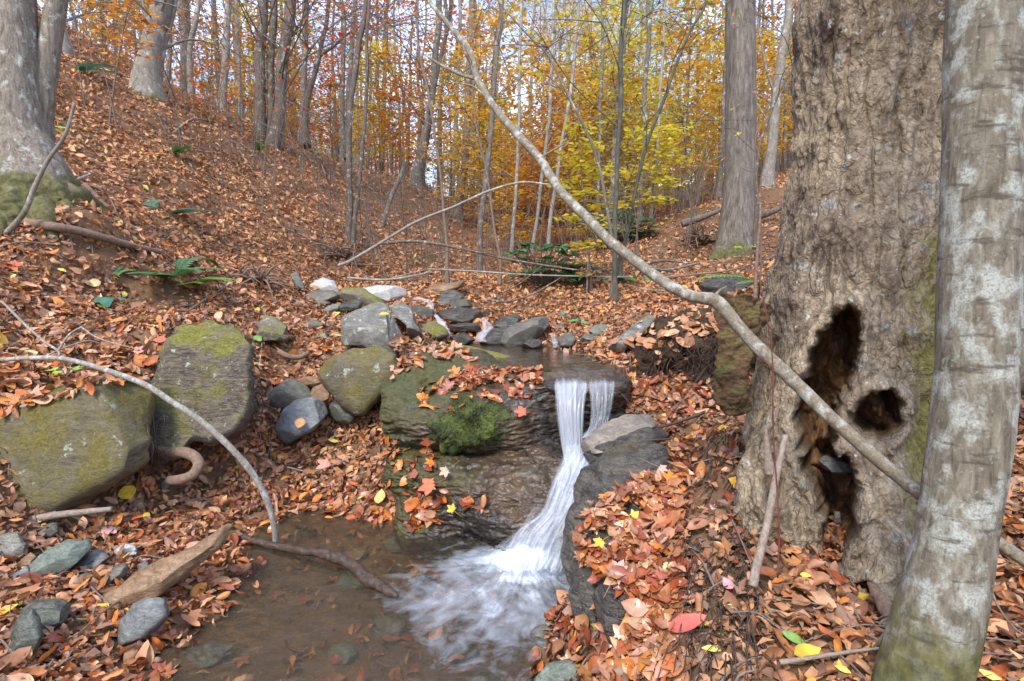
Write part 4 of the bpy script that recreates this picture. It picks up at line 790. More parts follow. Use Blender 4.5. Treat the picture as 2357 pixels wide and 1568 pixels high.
# ---------- forest ----------
PAL = dict(
 orange=[(.62,.22,.035),(.72,.30,.05),(.55,.17,.03),(.66,.34,.06),(.48,.15,.03)],
 rust=[(.50,.17,.06),(.60,.23,.07),(.44,.14,.055),(.62,.30,.09)],
 red=[(.60,.09,.035),(.68,.14,.05),(.50,.07,.035),(.68,.22,.06)],
 gold=[(.70,.40,.045),(.76,.47,.06),(.64,.32,.035),(.70,.46,.08)],
 yellow=[(.74,.60,.06),(.66,.57,.05),(.78,.55,.06),(.55,.52,.05)],
 lime=[(.42,.45,.05),(.52,.50,.06),(.34,.38,.05),(.62,.54,.06),(.3,.33,.05)],
 pink=[(.70,.25,.16),(.66,.20,.12),(.72,.36,.16)])
LEAFM = mat_leaf('tree_leaf', trans=.55, rough=.6)
def rnd(n, a, b): return a+RS.rand(n)*(b-a)
def leaf_cards(pos, size, pal, flat=.5, asp=.42):
    n = len(pos); a = RS.rand(n)*2*math.pi
    nm = RS.randn(n, 3)*(1-flat*.6); nm[:, 2] += flat*2.0; nm /= np.linalg.norm(nm, axis=1)[:, None]
    h = np.stack([np.cos(a), np.sin(a), -.25+0*a], 1); h -= nm*(h*nm).sum(1)[:, None]; h /= np.linalg.norm(h, axis=1)[:, None]; s = np.cross(nm, h)
    L = (size*(.6+.8*RS.rand(n)))[:, None]; w_ = L*asp*(.8+.5*RS.rand(n)[:, None]); fold = nm*L*.10
    v = np.stack([pos-h*L*.5, pos-s*w_*.62+fold-h*L*.05, pos+h*L*.55-fold*.5, pos+s*w_*.62+fold-h*L*.05], 1).reshape(-1, 3)
    c = np.array(pal)[RS.randint(0, len(pal), n)]*(.75+.5*RS.rand(n)[:, None])
    f = np.arange(4*n).reshape(-1, 4)
    return v, f, np.repeat(np.clip(c, 0, .9), 4, 0)
def crown_geo(path, r0, leaves, pal, lsize, start=.2, nb=16, spread=1.6, up=.9, flat=.6, seed=0, bare=0):
    """limbs along a trunk path, each with twigs; leaves in layered sprays round the twigs"""
    n = len(path); wood = MB(); P_ = []
    H_ = np.linalg.norm(path[-1]-path[0])
    for b in range(nb):
        k = start+(1-start)*((b+RS.rand())/nb)**.9; i = min(int(k*(n-1)), n-2); a0 = RS.rand()*2*math.pi
        L = spread*(1.15-.7*k)*(.6+.7*RS.rand()); d = np.array([math.cos(a0), math.sin(a0), up*(.4+RS.rand())])
        p0 = path[i]; pts = [p0, p0+d*L*.45+RS.randn(3)*.05*L, p0+d*L*np.array([1, 1, .75])+RS.randn(3)*.1*L]
        c = curve(pts, 9); wood.add(*tube(c, np.linspace(max(r0*.17*(1.1-k), .005), .003, 9), 5, cap=False))
        for t in range(4):
            j = 3+int(RS.rand()*5.9); e = d*.35+RS.randn(3)*np.array([.7, .7, .3]); l2 = L*(.25+.35*RS.rand())
            q = curve([c[j], c[j]+e*l2*.6, c[j]+e*l2*1.1-np.array([0, 0, .06*l2])], 5); wood.add(*tube(q, np.linspace(.004, .0015, 5)+r0*.03, 4, cap=False))
            P_.append(q[1:])
        P_.append(c[4:])
    A = np.concatenate(P_)
    idx = RS.randint(0, len(A), leaves); p = A[idx]+RS.randn(leaves, 3)*np.array([1, 1, .45])*(.10+.13*spread)
    lc = MB(); 
    if leaves: lc.add(*leaf_cards(p, lsize, pal, flat))
    return wood, lc
TREES = []
def forest_tree(label, spec, mat, pal=None, leaves=700, name='forest_tree', group=None, spread=1.5, start=.3, lsize=.078, nb=14, ext=1.0, seg=12, flare=1.5, fork=None):
    """spec rows (px, py, z, width_px) from the foot upward; the trunk goes on above the frame"""
    s = [list(map(float, r)) for r in spec]; z0 = s[0][2]; leaves = int(leaves*(.5 if 940 < s[0][0] < 1660 else .65))
    g, gz = G(s[0][0], s[0][1])
    a, b = s[-2], s[-1]; L = 420*ext
    dx = (b[0]-a[0])/max(1e-3, abs(b[1]-a[1])) 
    s.append([b[0]+dx*L*.5, b[1]-L, b[2], b[3]*.7]); s.append([b[0]+dx*L*1., b[1]-2*L, b[2], b[3]*.25])
    s.insert(0, [s[0][0], s[0][1]+52*12/z0, z0, s[0][3]*flare*1.1]); s[1][3] *= (1+flare)/2*.85
    sp = curve(np.array(s), 60); p = np.array([P(*q[:3]) for q in sp]); r = np.maximum(sp[:, 3], 1.)/2/F*sp[:, 2]
    p = p+np.stack([fbm(p*.9+k*7, 3, len(TREES)*3+k) for k in range(3)], 1)*.05*np.array([1, 1, .2])
    o = empty(name, p[1]); tag(o, label, 'tree', group)
    mb = MB().add(*tube(p, r, seg, .08, len(TREES)))
    if leaves or nb:
        wd, lc = crown_geo(p[4:], r[8], leaves, PAL[pal or 'orange'], lsize, start, nb, spread)
        mb.add(np.concatenate(wd.v), [np.concatenate(wd.f)])
    if fork:
        for fk in fork: mb.add(*pix_tube(fk, 30, 7, .08, 5))
    mb.build('trunk', BK[mat], parent=o, origin=p[1])
    if leaves: lc.build('crown', LEAFM, parent=o, col=True, smooth=False)
    TREES.append(p[1]); return o
T = forest_tree
T('grey tree with spreading roots atop the slope, right of the twin stemmed tree', [(140,112,8.5,46),(134,60,8.5,34),(132,0,8.5,30)], 'pale', 'rust', 500, spread=2)
o = T('leaning grey trunk with a flared foot on the skyline of the left slope', [(338,190,8.4,66),(345,130,8.4,48),(358,60,8.4,43),(374,0,8.4,42)], 'smooth', 'orange', 700, spread=2.2, flare=1.4, seg=24, fork=[[(362,200,8.5,20),(374,120,8.5,13),(396,40,8.5,11),(408,-40,8.5,10),(430,-300,8.5,6)]])
o = T('left trunk of the close trio of straight brown trunks on the left ridge', [(600,335,11.3,30),(598,250,11.3,25),(601,120,11.3,23),(605,0,11.3,23)], 'brown', 'rust', 900, spread=2.5, seg=18)
T('middle and thinnest trunk of the close trio on the left ridge', [(622,330,11.4,22),(623,250,11.4,18),(626,120,11.4,17),(632,0,11.4,16)], 'brown', 'rust', 500, spread=2)
T('right trunk of the close trio on the left ridge, leaning right', [(626,345,11.2,36),(640,270,11.2,27),(650,140,11.2,25),(668,0,11.2,25)], 'brown', 'orange', 900, spread=2.5, seg=18)
T('pale ghostly trunk behind the leaning grey trunk', [(436,200,14,14),(440,100,14,12),(456,0,14,11)], 'pale', 'orange', 900, spread=2.6)
T('slim dark trunk far behind the leaning grey trunk, left side', [(388,190,13,10),(392,80,13,9),(394,0,13,9)], 'grey', 'rust', 900, spread=2.4)
T('whitish trunk midway between the leaning grey trunk and the trio', [(512,225,14,18),(520,120,14,16),(527,0,14,14)], 'pale', 'orange', 1100, spread=2.8)
T('thin whitish trunk just left of the trio', [(553,240,15,10),(548,120,15,9),(545,0,15,8)], 'pale', 'gold', 900, spread=2.4)
T('dark forked trunk leaning right, just right of the trio', [(700,290,13,17),(712,220,13,13),(733,140,13,11),(740,90,13,10),(757,0,13,9)], 'brown', 'rust', 900, spread=2.6, fork=[[(735,130,13,8),(770,105,13,6),(805,75,13,5),(850,50,13,3)]])
T('grey trunk hidden half behind the dark forked trunk', [(698,288,15,16),(700,150,15,14),(704,0,15,13)], 'grey', 'orange', 1000, spread=2.6)
T('slim brown trunk rising from the lower slope, left of a closely matched pair', [(800,560,8.0,17),(803,430,8.0,14),(809,245,8.0,13),(825,110,8.0,13),(842,0,8.0,12)], 'brown', 'red', 500, spread=1.6)
T('slim brown trunk rising from the lower slope, right of a closely matched pair', [(814,570,8.0,12),(826,420,8.0,10),(840,245,8.0,9),(846,100,8.0,8),(850,0,8.0,8)], 'brown', 'rust', 300, spread=1.4)
T('dark upright trunk left of the matched pair, high on the ridge', [(800,318,13,14),(803,200,13,12),(810,100,13,11),(815,0,13,10)], 'grey', 'red', 1300, spread=2.6)
T('tallest leaning grey trunk with a swept foot at the end of the left ridge', [(958,415,16.5,26),(972,340,16.5,20),(988,263,16.5,17),(1000,150,16.5,15),(1012,0,16.5,14)], 'grey', 'orange', 1300, spread=3.2, flare=2)
T('second of the twin leaning trunks at the end of the left ridge, slightly behind', [(972,400,17,13),(985,300,17,10),(1010,150,17,9),(1040,0,17,8)], 'grey', 'orange', 700, spread=2.8)
T('grey brown trunk alone on the far slope, foot clear in the leaves', [(1053,488,15,22),(1064,410,15,18),(1072,351,15,17),(1080,150,15,15),(1087,0,15,14)], 'grey', 'red', 900, spread=3)
T('slim pale brown trunk standing in the gully behind the upper cascade', [(1102,642,8.9,17),(1106,547,8.9,14),(1124,351,8.9,13),(1140,150,8.9,12),(1152,0,8.9,11)], 'grey', 'orange', 500, spread=1.8)
T('very thin dark sapling crossing in front of the leaning ridge trunks', [(1030,590,6.8,8),(1025,520,6.8,7),(1009,351,6.8,6),(985,220,6.8,6),(967,140,6.8,5),(960,0,6.8,4)], 'twig', 'orange', 120, spread=.9, nb=8)
T('very thin dark sapling bending left beside the gully trunk', [(1152,600,6.8,7),(1138,520,6.8,6),(1121,386,6.8,5),(1100,290,6.8,4),(1093,200,6.8,3)], 'twig', 'orange', 80, spread=.8, nb=7, ext=.3)
T('pale pole like trunk behind the gully, left of the crossing sapling', [(1040,440,22,11),(1046,350,22,10),(1053,210,22,9),(1058,60,22,8)], 'pale', 'gold', 1300, spread=3.4)
T('pale straight young trunk right of the gully trunk', [(1178,585,11,10),(1185,450,11,8),(1194,316,11,8),(1201,0,11,7)], 'pale', 'orange', 600, spread=1.8)
T('light slanting young trunk in the middle of the golden thicket', [(1226,580,11,10),(1236,500,11,8),(1265,245,11,8),(1275,0,11,7)], 'pale', 'gold', 700, spread=2)
T('whitest slanting young trunk right of the middle of the golden thicket', [(1262,580,10.5,11),(1272,480,10.5,9),(1303,280,10.5,8),(1324,105,10.5,7),(1335,0,10.5,6)], 'pale', 'gold', 700, spread=2)
T('dark sapling arching over the golden thicket from the top centre', [(1410,620,5.6,9),(1405,547,5.6,8),(1377,386,5.6,7),(1331,260,5.6,6),(1268,137,5.6,5),(1198,63,5.6,4),(1142,0,5.6,3)], 'grey', 'yellow', 40, spread=.6, nb=6, ext=.2)
T('slim grey trunk behind the yellow leaved sapling', [(1372,570,11,10),(1378,400,11,8),(1384,140,11,8),(1388,0,11,7)], 'grey', 'yellow', 900, spread=2.2)
T('dark mossy pole standing right behind the bent pale sapling', [(1417,690,5.4,13),(1419,547,5.4,11),(1422,316,5.4,11),(1430,105,5.4,11),(1440,0,5.4,11)], 'dark', 'lime', 420, spread=1.1, nb=12, lsize=.07)
T('stout pale brown trunk behind the dark mossy pole', [(1405,525,13,30),(1412,440,13,22),(1424,245,13,18),(1434,100,13,16),(1440,0,13,15)], 'grey', 'lime', 1000, spread=2.4)
T('dark slanting sapling reaching to the upper right of the yellow green trees', [(1432,600,6.2,10),(1442,561,6.2,9),(1478,361,6.2,8),(1534,208,6.2,7),(1591,68,6.2,6),(1625,0,6.2,5)], 'dark', 'lime', 260, spread=1.1, nb=10, ext=.5, lsize=.07)
T('mottled grey trunk among yellow green leaves, right of the dark pole', [(1472,560,10,15),(1476,450,10,12),(1486,240,10,11),(1494,0,10,10)], 'grey', 'lime', 900, spread=2)
T('pale thin trunk with a crooked foot right of the mottled grey trunk', [(1494,560,9.5,11),(1498,480,9.5,8),(1508,410,9.5,7),(1522,160,9.5,6),(1530,0,9.5,5)], 'pale', 'lime', 700, spread=1.8)
T('thin upright grey trunk far back left of the ridged tree', [(1602,470,18,9),(1604,350,18,8),(1607,100,18,7)], 'grey', 'orange', 1300, spread=3)
T('grey trunk peeping out at the left side of the ridged tree', [(1655,440,13,14),(1662,330,13,11),(1671,150,13,10),(1676,0,13,9)], 'grey', 'orange', 1000, spread=2.6)
T('large mottled trunk with side limbs standing between the ridged tree and the hollow tree', [(1768,430,10,34),(1778,350,10,24),(1787,240,10,22),(1799,120,10,20),(1819,0,10,18)], 'smooth', 'orange', 1500, spread=3, fork=[[(1790,225,10,8),(1770,180,10,6),(1752,100,10,5),(1740,20,10,4)]])
T('slim curved brown sapling between the ridged tree and the big mottled trunk', [(1738,470,6,7),(1740,390,6,6),(1760,300,6,6),(1795,210,6,5),(1831,140,6,4)], 'brown', 'orange', 60, spread=.8, nb=5, ext=.3)
for i, (x, z, wd) in enumerate([(1806,17,9),(1815,20,8),(1824,22,7),(2152,20,9),(2162,24,8),(2170,18,7)]):
    place = ['first','second','third'][i % 3]; side = 'left' if i < 3 else 'right'
    T(f'thin far trunk, {place} of three seen just {side} of the hollow tree', [(x,410 if i < 3 else 330,z,wd),(x+3,200,z,wd*.9),(x+7,0,z,wd*.8)], 'grey', 'pink' if i > 2 else 'orange', 800, spread=2.4)
# yellow leaved understory sapling in front of the thicket
def spray_tree(label, foot, path, pal, layers, leaves, lsize=.085, mat='twig', name='maple_sapling', wpx=6, group=None):
    g, z = G(*foot)
    sp = [(foot[0], foot[1], z, wpx)]+[(x, y, z, max(1.5, wpx*(1-.75*i/len(path)))) for i, (x, y) in enumerate(path)]
    c = curve(np.array(sp, float), 40); p = np.array([P(*q[:3]) for q in c]); r = c[:, 3]/2/F*z
    o = empty(name, p[0]); tag(o, label, 'tree', group); wood = MB().add(*tube(p, r, 8, .1, 3)); lc = MB()
    for x, y, rx, ry in layers:
        cpt = P(x, y, z); k = np.argmin(np.abs(p[:, 2]-(cpt[2]-.05))); a = p[k]
        R_ = rx/F*z; m = max(4, int(leaves*rx/60))
        wood.add(*tube(curve([a, (a+cpt)/2+np.array([0, 0, .05]), cpt], 8), np.linspace(r[k]*.5, .002, 8), 5, cap=False))
        for t in range(5):
            e = np.array([math.cos(t*1.26+x), math.sin(t*1.26+x), .05])*R_*.8; wood.add(*tube(curve([a*.3+cpt*.7, cpt+e*.5, cpt+e], 5), .002, 4, cap=False))
        rr = np.sqrt(RS.rand(m)); an = RS.rand(m)*2*math.pi
        q = cpt+np.stack([np.cos(an)*rr*R_, np.sin(an)*rr*R_, RS.randn(m)*ry/F*z*.4-rr*R_*.12], 1); lc.add(*leaf_cards(q, lsize, PAL[pal], .85, .6))
    wood.build('trunk', BK[mat], parent=o); lc.build('crown', LEAFM, parent=o, col=True, smooth=False); return o
spray_tree('bright yellow leaved maple sapling in front of the golden thicket', (1362,680), [(1356,600),(1348,500),(1340,420),(1335,320),(1330,240)], 'yellow', [(1330,335,60,14),(1345,375,70,14),(1385,400,60,12),(1310,420,60,12),(1355,445,70,14),(1400,470,50,10),(1330,500,70,14),(1375,520,50,10),(1350,560,40,10),(1340,290,50,10),(1320,355,40,10)], 46)
spray_tree('little yellow sapling low beside the rhododendron bush', (1350,690), [(1352,640),(1354,590)], 'gold', [(1340,575,30,8),(1358,600,34,8),(1345,630,26,6)], 22, .06, wpx=4)
spray_tree('sapling with bright orange leaf sprays at the top left, right of the twin tree', (250,300), [(262,200),(275,120),(290,40),(300,-30)], 'orange', [(250,60,60,18),(310,45,60,20),(285,95,70,16),(235,130,40,14),(330,110,50,14),(265,25,60,18),(360,70,40,12),(300,15,70,18)], 22, .085, wpx=4)
spray_tree('sapling with drooping orange sprays right of the leaning grey trunk', (505,290), [(495,240),(480,160),(470,90),(462,0)], 'orange', [(490,250,60,16),(520,215,60,16),(470,200,60,16),(530,270,60,12),(550,300,50,12),(450,170,50,16),(500,150,60,18),(560,330,40,10),(440,240,40,12)], 34, .08, wpx=4)
spray_tree('small red leaved sprout at the foot of the trio on the ridge', (655,350), [(655,335),(658,318)], 'red', [(650,335,20,6),(664,342,18,6),(656,322,16,6)], 26, .06, wpx=2)
spray_tree('dark orange oak sprout on the ridge between the trio and the forked trunk', (760,330), [(758,300),(756,250)], 'rust', [(760,245,34,14),(775,262,26,10),(745,272,26,10),(730,230,30,10)], 50, .10, wpx=3)
spray_tree('golden bush on the ridge top right of the matched pair', (905,345), [(905,330),(906,300)], 'gold', [(900,300,40,16),(925,315,40,14),(890,325,40,12),(915,280,30,12)], 90, .10, wpx=3)
spray_tree('rusty bush at the end of the ridge in front of the golden one', (915,350), [(916,340),(918,320)], 'rust', [(912,325,34,12),(932,335,30,10),(898,338,24,8)], 80, .09, wpx=3)
spray_tree('golden understory tree at the gully end beside the far slope', (1160,575), [(1163,520),(1166,460),(1168,400)], 'gold', [(1150,470,60,18),(1190,500,60,16),(1165,540,60,14),(1180,440,60,18),(1140,520,50,14),(1200,540,40,10)], 110, .10, wpx=4)
spray_tree('orange understory tree in the left part of the golden thicket', (1215,570), [(1217,500),(1222,420),(1225,330)], 'orange', [(1210,370,60,20),(1240,400,60,18),(1200,430,60,18),(1235,460,60,16),(1210,330,60,20),(1250,340,50,18),(1215,510,60,14),(1245,530,50,12)], 100, .10, wpx=4)
spray_tree('golden understory tree behind the yellow maple sapling', (1300,565), [(1302,500),(1306,420),(1310,330)], 'gold', [(1290,400,60,20),(1320,430,60,18),(1280,460,60,18),(1320,490,60,16),(1290,530,60,14),(1310,360,60,18),(1275,380,50,16)], 110, .10, wpx=4)
spray_tree('yellow understory tree right of the dark mossy pole', (1500,520), [(1502,450),(1506,380),(1510,300)], 'yellow', [(1500,330,60,20),(1530,360,60,18),(1480,390,60,18),(1520,420,60,16),(1500,460,60,14),(1540,300,50,18),(1480,300,50,18)], 90, .10, wpx=4)
spray_tree('golden understory tree at the foot of the mound', (1560,475), [(1562,420),(1566,350)], 'gold', [(1550,380,60,18),(1580,400,60,16),(1560,430,60,14),(1590,440,50,12),(1575,350,60,18)], 110, .11, wpx=4)
spray_tree('orange understory tree left of the ridged tree', (1625,450), [(1628,390),(1630,300)], 'orange', [(1620,330,60,20),(1640,370,50,18),(1610,400,50,16),(1640,420,40,12),(1625,290,60,20)], 100, .11, wpx=4)
# understory of young trees in the gully and on the ridges, copies of four forms
def under_proto(pal, n_lay, Ht, R_, lsize):
    wd, lc = MB(), MB(); c = curve([np.zeros(3)-[0, 0, .3], np.array([.1, 0, Ht*.5]), np.array([-.1, .1, Ht])], 14); wd.add(*tube(c, np.linspace(.03, .006, 14), 6, cap=False))
    for i in range(n_lay):
        k = (i+.5)/n_lay; a = i*2.4; r_ = R_*(1.1-.6*k)*(.6+.6*RS.rand()); ct = np.array([math.cos(a)*r_*.7, math.sin(a)*r_*.7, Ht*(.18+.85*k)])
        j = min(13, int(k*12)); wd.add(*tube(curve([c[j], (c[j]+ct)/2+[0, 0, .1], ct], 6), np.linspace(.01, .003, 6), 4, cap=False))
        m = 100; rr = np.sqrt(RS.rand(m))*r_*.75; an = RS.rand(m)*6.28; lc.add(*leaf_cards(ct+np.stack([np.cos(an)*rr, np.sin(an)*rr, RS.randn(m)*.09-rr*.1], 1), lsize, PAL[pal], .85, .55))
    return wd.build('trunk', BK['grey'], origin=(0, 0, 0)), lc.build('crown', LEAFM, col=True, smooth=False, origin=(0, 0, 0))
UPS = [('gold', 16, 4.2, 1.3, .11), ('orange', 14, 3.6, 1.3, .11), ('yellow', 16, 4.6, 1.3, .11), ('lime', 14, 4.2, 1.1, .10), ('rust', 10, 2.6, 1.0, .11)]
UW = ['golden', 'orange', 'yellow', 'yellow green', 'rust brown']; ups = [under_proto(*q) for q in UPS]; uu = set()
UZ = [(-.06, .12, 13, 30, [0, 1, 0, 1, 2], 28, 'gully'), (.10, .34, 13, 32, [2, 3, 0, 2, 0], 20, 'middle wood'), (-.42, -.1, 17, 32, [1, 0, 2, 2, 1], 17, 'left ridge'), (-.75, -.42, 13, 24, [1, 0, 0], 6, 'top of the left slope'), (.33, .75, 14, 30, [1, 0, 2], 18, 'right hand rise')]
for u0, u1, y0, y1, ks, n_, wh in UZ:
    for i in range(n_):
        y = y0+(y1-y0)*RS.rand(); x = (u0+(u1-u0)*RS.rand())*y; k = ks[RS.randint(len(ks))]; o = empty('young_tree', (x, y, float(H(x, y)[0]))); s_ = .75+.6*RS.rand(); o.scale = (s_, s_, s_); o.rotation_euler = (0, 0, RS.rand()*6.28)
        tag(o, f'low young tree with {UW[k]} leaves far back in the {wh}', 'tree', f'young {UW[k]} trees in the {wh}')
        for ch in ups[k]:
            c = ch if k not in uu else ch.copy()
            if k in uu: COL.objects.link(c)
            c.parent = o; c.location = (0, 0, 0)
        uu.add(k)
for k, q in enumerate(ups):
    if k not in uu:
        for ob in q: bpy.data.objects.remove(ob)
# more trees of the wood, copies of a few forms
protos = []
def proto(mat, pal, Ht, r, leaves, spread, lsize):
    n = 30; t = np.linspace(0, 1, n); p = np.stack([.5*np.cumsum(RS.randn(n))*.12*t, .12*np.cumsum(RS.randn(n))*t, t*Ht-.4], 1)
    rr = r*(1-.8*t)*(1+.7*np.exp(-t*Ht/.5)); wd, lc = crown_geo(p[4:], r, leaves, PAL[pal], lsize, .06, 22, spread, .85)
    mb = MB().add(*tube(p, rr, 8, .1, 3)); mb.add(np.concatenate(wd.v), [np.concatenate(wd.f)])
    tk = mb.build('trunk', BK[mat], origin=(0, 0, 0)); cr = lc.build('crown', LEAFM, col=True, smooth=False, origin=(0, 0, 0)); return tk, cr
KINDS = [('grey','orange',14,.10,600,2.6,.13), ('grey','rust',15,.11,600,2.7,.13), ('pale','gold',13,.07,600,2.4,.13), ('grey','red',14,.10,600,2.5,.12), ('pale','yellow',13,.07,600,2.2,.12), ('grey','lime',13,.08,600,2.2,.11), ('pale','pink',14,.09,600,2.6,.13)]
WORD = dict(orange='orange leaves', rust='rust brown leaves', gold='golden leaves', red='red leaves', yellow='yellow leaves', lime='yellow green leaves', pink='pinkish orange leaves')
def plant(k, x, y, s, label, group, first):
    tk, cr = protos[k]; o = empty('woodland_tree', (x, y, float(H(x, y)[0]))); o.scale = (s, s, s); o.rotation_euler = (0, 0, RS.rand()*6.28); tag(o, label, 'tree', group)
    for ch in (tk, cr):
        c = ch if first else ch.copy()
        if not first: COL.objects.link(c)
        c.parent = o; c.location = (0, 0, 0)
for k in KINDS: protos.append(proto(*k))
used = set(); cnt = 0
TP = np.array(TREES)
zones = [(-.8,-.28,16,34,[0,0,1,1,3,2]), (-.30,-.05,20,38,[3,0,1,0,2,6]), (-.06,.12,20,40,[0,2,2,4,0]), (.10,.36,17,38,[4,5,2,5,2,4]), (.34,.60,18,36,[0,0,2,6,0]), (.6,.95,17,34,[6,0,0,6,2])]
wcol = ['left ridge', 'ridge end', 'gully', 'yellow green wood', 'rise by the ridged tree', 'right hand slope']
for zi, (u0, u1, y0, y1, ks) in enumerate(zones):
    for i in range([25,19,16,20,20,18][zi]):
        y = y0+(y1-y0)*RS.rand()**.8; x = (u0+(u1-u0)*RS.rand())*y
        if np.min(np.hypot(TP[:, 0]-x, TP[:, 1]-y)) < .5: continue
        k = ks[RS.randint(len(ks))]; mt, pl = KINDS[k][:2]
        plant(k, x, y, .8+.5*RS.rand(), f'{"pale" if mt == "pale" else "grey"} slender far tree with {WORD[pl]} in the {wcol[zi]}', f'far trees with {WORD[pl]} in the {wcol[zi]}', k not in used); used.add(k)
for k, (tk, cr) in enumerate(protos):
    if k not in used: bpy.data.objects.remove(tk); bpy.data.objects.remove(cr)
# the wood beyond, one mass
mb = MB(); lc = MB()
for i in range(380):
    y = 38+RS.rand()*52; x = (RS.rand()*2.4-1.2)*y; g = float(H(x, y)[0]); hh = 7+RS.rand()*5
    mb.add(*tube(np.array([[x, y, g-1], [x+RS.randn()*.3, y, g+hh*.5], [x+RS.randn()*.6, y, g+hh]]), np.array([.13, .09, .02])*(.6+.8*RS.rand()), 5, cap=False))
    m = 190; u = x/y; pal = 'orange' if u < -.1 else ('gold' if u < .1 else ('yellow' if u < .3 and RS.rand() < .6 else 'orange'))
    if RS.rand() < .25: pal = ['rust', 'red', 'gold', 'pink'][RS.randint(4)]
    q = np.array([x, y, g+hh*.38])+RS.randn(m, 3)*np.array([1.9, 1.9, hh*.25]); lc.add(*leaf_cards(q, .26, PAL[pal], .4, .6))
w_ = mb.build('distant_wood', BK['grey'], origin=(0, 0, 0)); tag(w_, kind='stuff')
l_ = lc.build('distant_foliage', LEAFM, origin=(0, 0, 0), col=True, smooth=False); tag(l_, kind='stuff')
# ---------- leaf litter ----------
BV = None
def make_bvh():
    vs, fs, n = [], [], 0
    for v, f in SOLID:
        vs.append(v); fs.append(f+n); n += len(v)
    return BVHTree.FromPolygons(np.concatenate(vs).tolist(), np.concatenate(fs).tolist())
LIT = mat_leaf('litter_leaf', rough=.55, trans=.12, spec=.35); WETL = mat_leaf('wet_leaf', rough=.3, trans=.1, spec=.5)
TAN = [(.47,.215,.098),(.53,.265,.13),(.42,.175,.072),(.51,.22,.085),(.57,.31,.16),(.38,.15,.06),(.58,.34,.19),(.29,.125,.058),(.45,.20,.095),(.50,.25,.16),(.36,.20,.13),(.24,.105,.055)]
DRY = [(0.501,0.231,0.098),(0.561,0.275,0.119),(0.417,0.177,0.073),(0.334,0.131,0.055),(0.621,0.341,0.152),(0.453,0.220,0.106)]
BRT = [(0.564,0.189,0.037),(0.508,0.146,0.031),(0.602,0.249,0.054),(0.451,0.120,0.034)]
WETC = [(0.312,0.076,0.026),(0.387,0.122,0.036),(0.253,0.058,0.021),(0.415,0.182,0.066),(0.207,0.058,0.026),(0.370,0.167,0.089),(0.341,0.098,0.055)]
def oval_template(na, nb):
    a = np.linspace(0, 1, na); b = np.linspace(-1, 1, nb); A, B = np.meshgrid(a, b, indexing='ij')
    w = np.sin(np.pi*A**.8)**.85; w[0] = .06; w[-1] = .02
    return A.ravel()-.5, (B*w).ravel(), grid_faces(na, nb)
def maple_template():
    an = []; 
    lobes = [(90, 1.), (35, .86), (145, .86), (-25, .55), (205, .55)]
    pts = [(-.0, -.18)]
    outline = [(270, .16), (300, .34), (325, .30), (332, .60), (345, .50), (355, .46), (8, .56), (20, .70), (34, .92), (45, .78), (52, .70), (60, .52), (68, .66), (78, .80), (90, 1.04)]
    full = outline+[(180-a, r) for a, r in outline[-2::-1]][:-1]
    x = [r*math.cos(math.radians(a)) for a, r in full]; y = [r*math.sin(math.radians(a)) for a, r in full]
    X = np.array([0]+x); Y = np.array([0]+y); n = len(full)
    f = np.stack([np.zeros(n, int), 1+np.arange(n), 1+(np.arange(n)+1) % n], 1)
    return Y*.52, X*.62, f
def scatter(mb, pos, nrm, size, pal, kind='oval', na=5, nb=3, tilt=.45, curl=1.4, asp=.26, lift=.02, heading=None, jit=.4, crumple=.14):
    n = len(pos)
    if n == 0: return
    ta, tb, tf = oval_template(na, nb) if kind == 'oval' else maple_template()
    m = len(ta); nr = nrm+RS.randn(n, 3)*tilt; nr /= np.linalg.norm(nr, axis=1)[:, None]
    h = RS.randn(n, 3) if heading is None else heading+RS.randn(n, 3)*.4; h -= nr*(h*nr).sum(1)[:, None]; h /= np.linalg.norm(h, axis=1)[:, None]; s = np.cross(nr, h)
    L = size*(.45+.95*RS.rand(n)**1.3); W = L*asp*(.75+.6*RS.rand(n)) if kind == 'oval' else L*.8
    cu = curl*(RS.rand(n)*2-.7); be = RS.randn(n)*.5*min(curl, 1.3)
    A = ta[None]*L[:, None]; ang = tb[None]*cu[:, None]
    wsc = W[:, None]; safe = np.where(np.abs(cu) < .05, .05, cu)[:, None]
    Y = np.sin(tb[None]*safe)/safe*wsc; Zc = (1-np.cos(tb[None]*safe))/safe*wsc
    ph = RS.rand(n, 2)*6.28; crm = crumple*RS.rand(n)[:, None]
    Zb = (ta[None]**2)*4*be[:, None]*L[:, None]*.25+RS.randn(n, m)*L[:, None]*.010+crm*L[:, None]*(np.sin(ta[None]*9+ph[:, :1])*np.cos(tb[None]*3.2+ph[:, 1:])*.5+.6*ta[None]*tb[None]*np.sin(ph[:, :1]))
    V = pos[:, None]+h[:, None]*A[:, :, None]+s[:, None]*Y[:, :, None]+nr[:, None]*(Zc+Zb)[:, :, None]+nrm[:, None]*(RS.rand(n)*lift)[:, None, None]
    c = np.array(pal)[RS.randint(0, len(pal), n)]*(1-jit/2+jit*RS.rand(n)[:, None])
    rib = (1.12-.2*np.abs(tb))[None, :, None]; blot = 1+.3*np.repeat(RS.randn(n)[:, None], m, 1)[:, :, None]*ta[None, :, None]
    cc = (c[:, None]*rib*blot).reshape(-1, 3)*(.92+.16*RS.rand(n*m)[:, None])
    f = (tf[None]+(np.arange(n)*m)[:, None, None]).reshape(-1, tf.shape[1])
    mb.add(V.reshape(-1, 3), f, np.clip(cc, 0, .9))
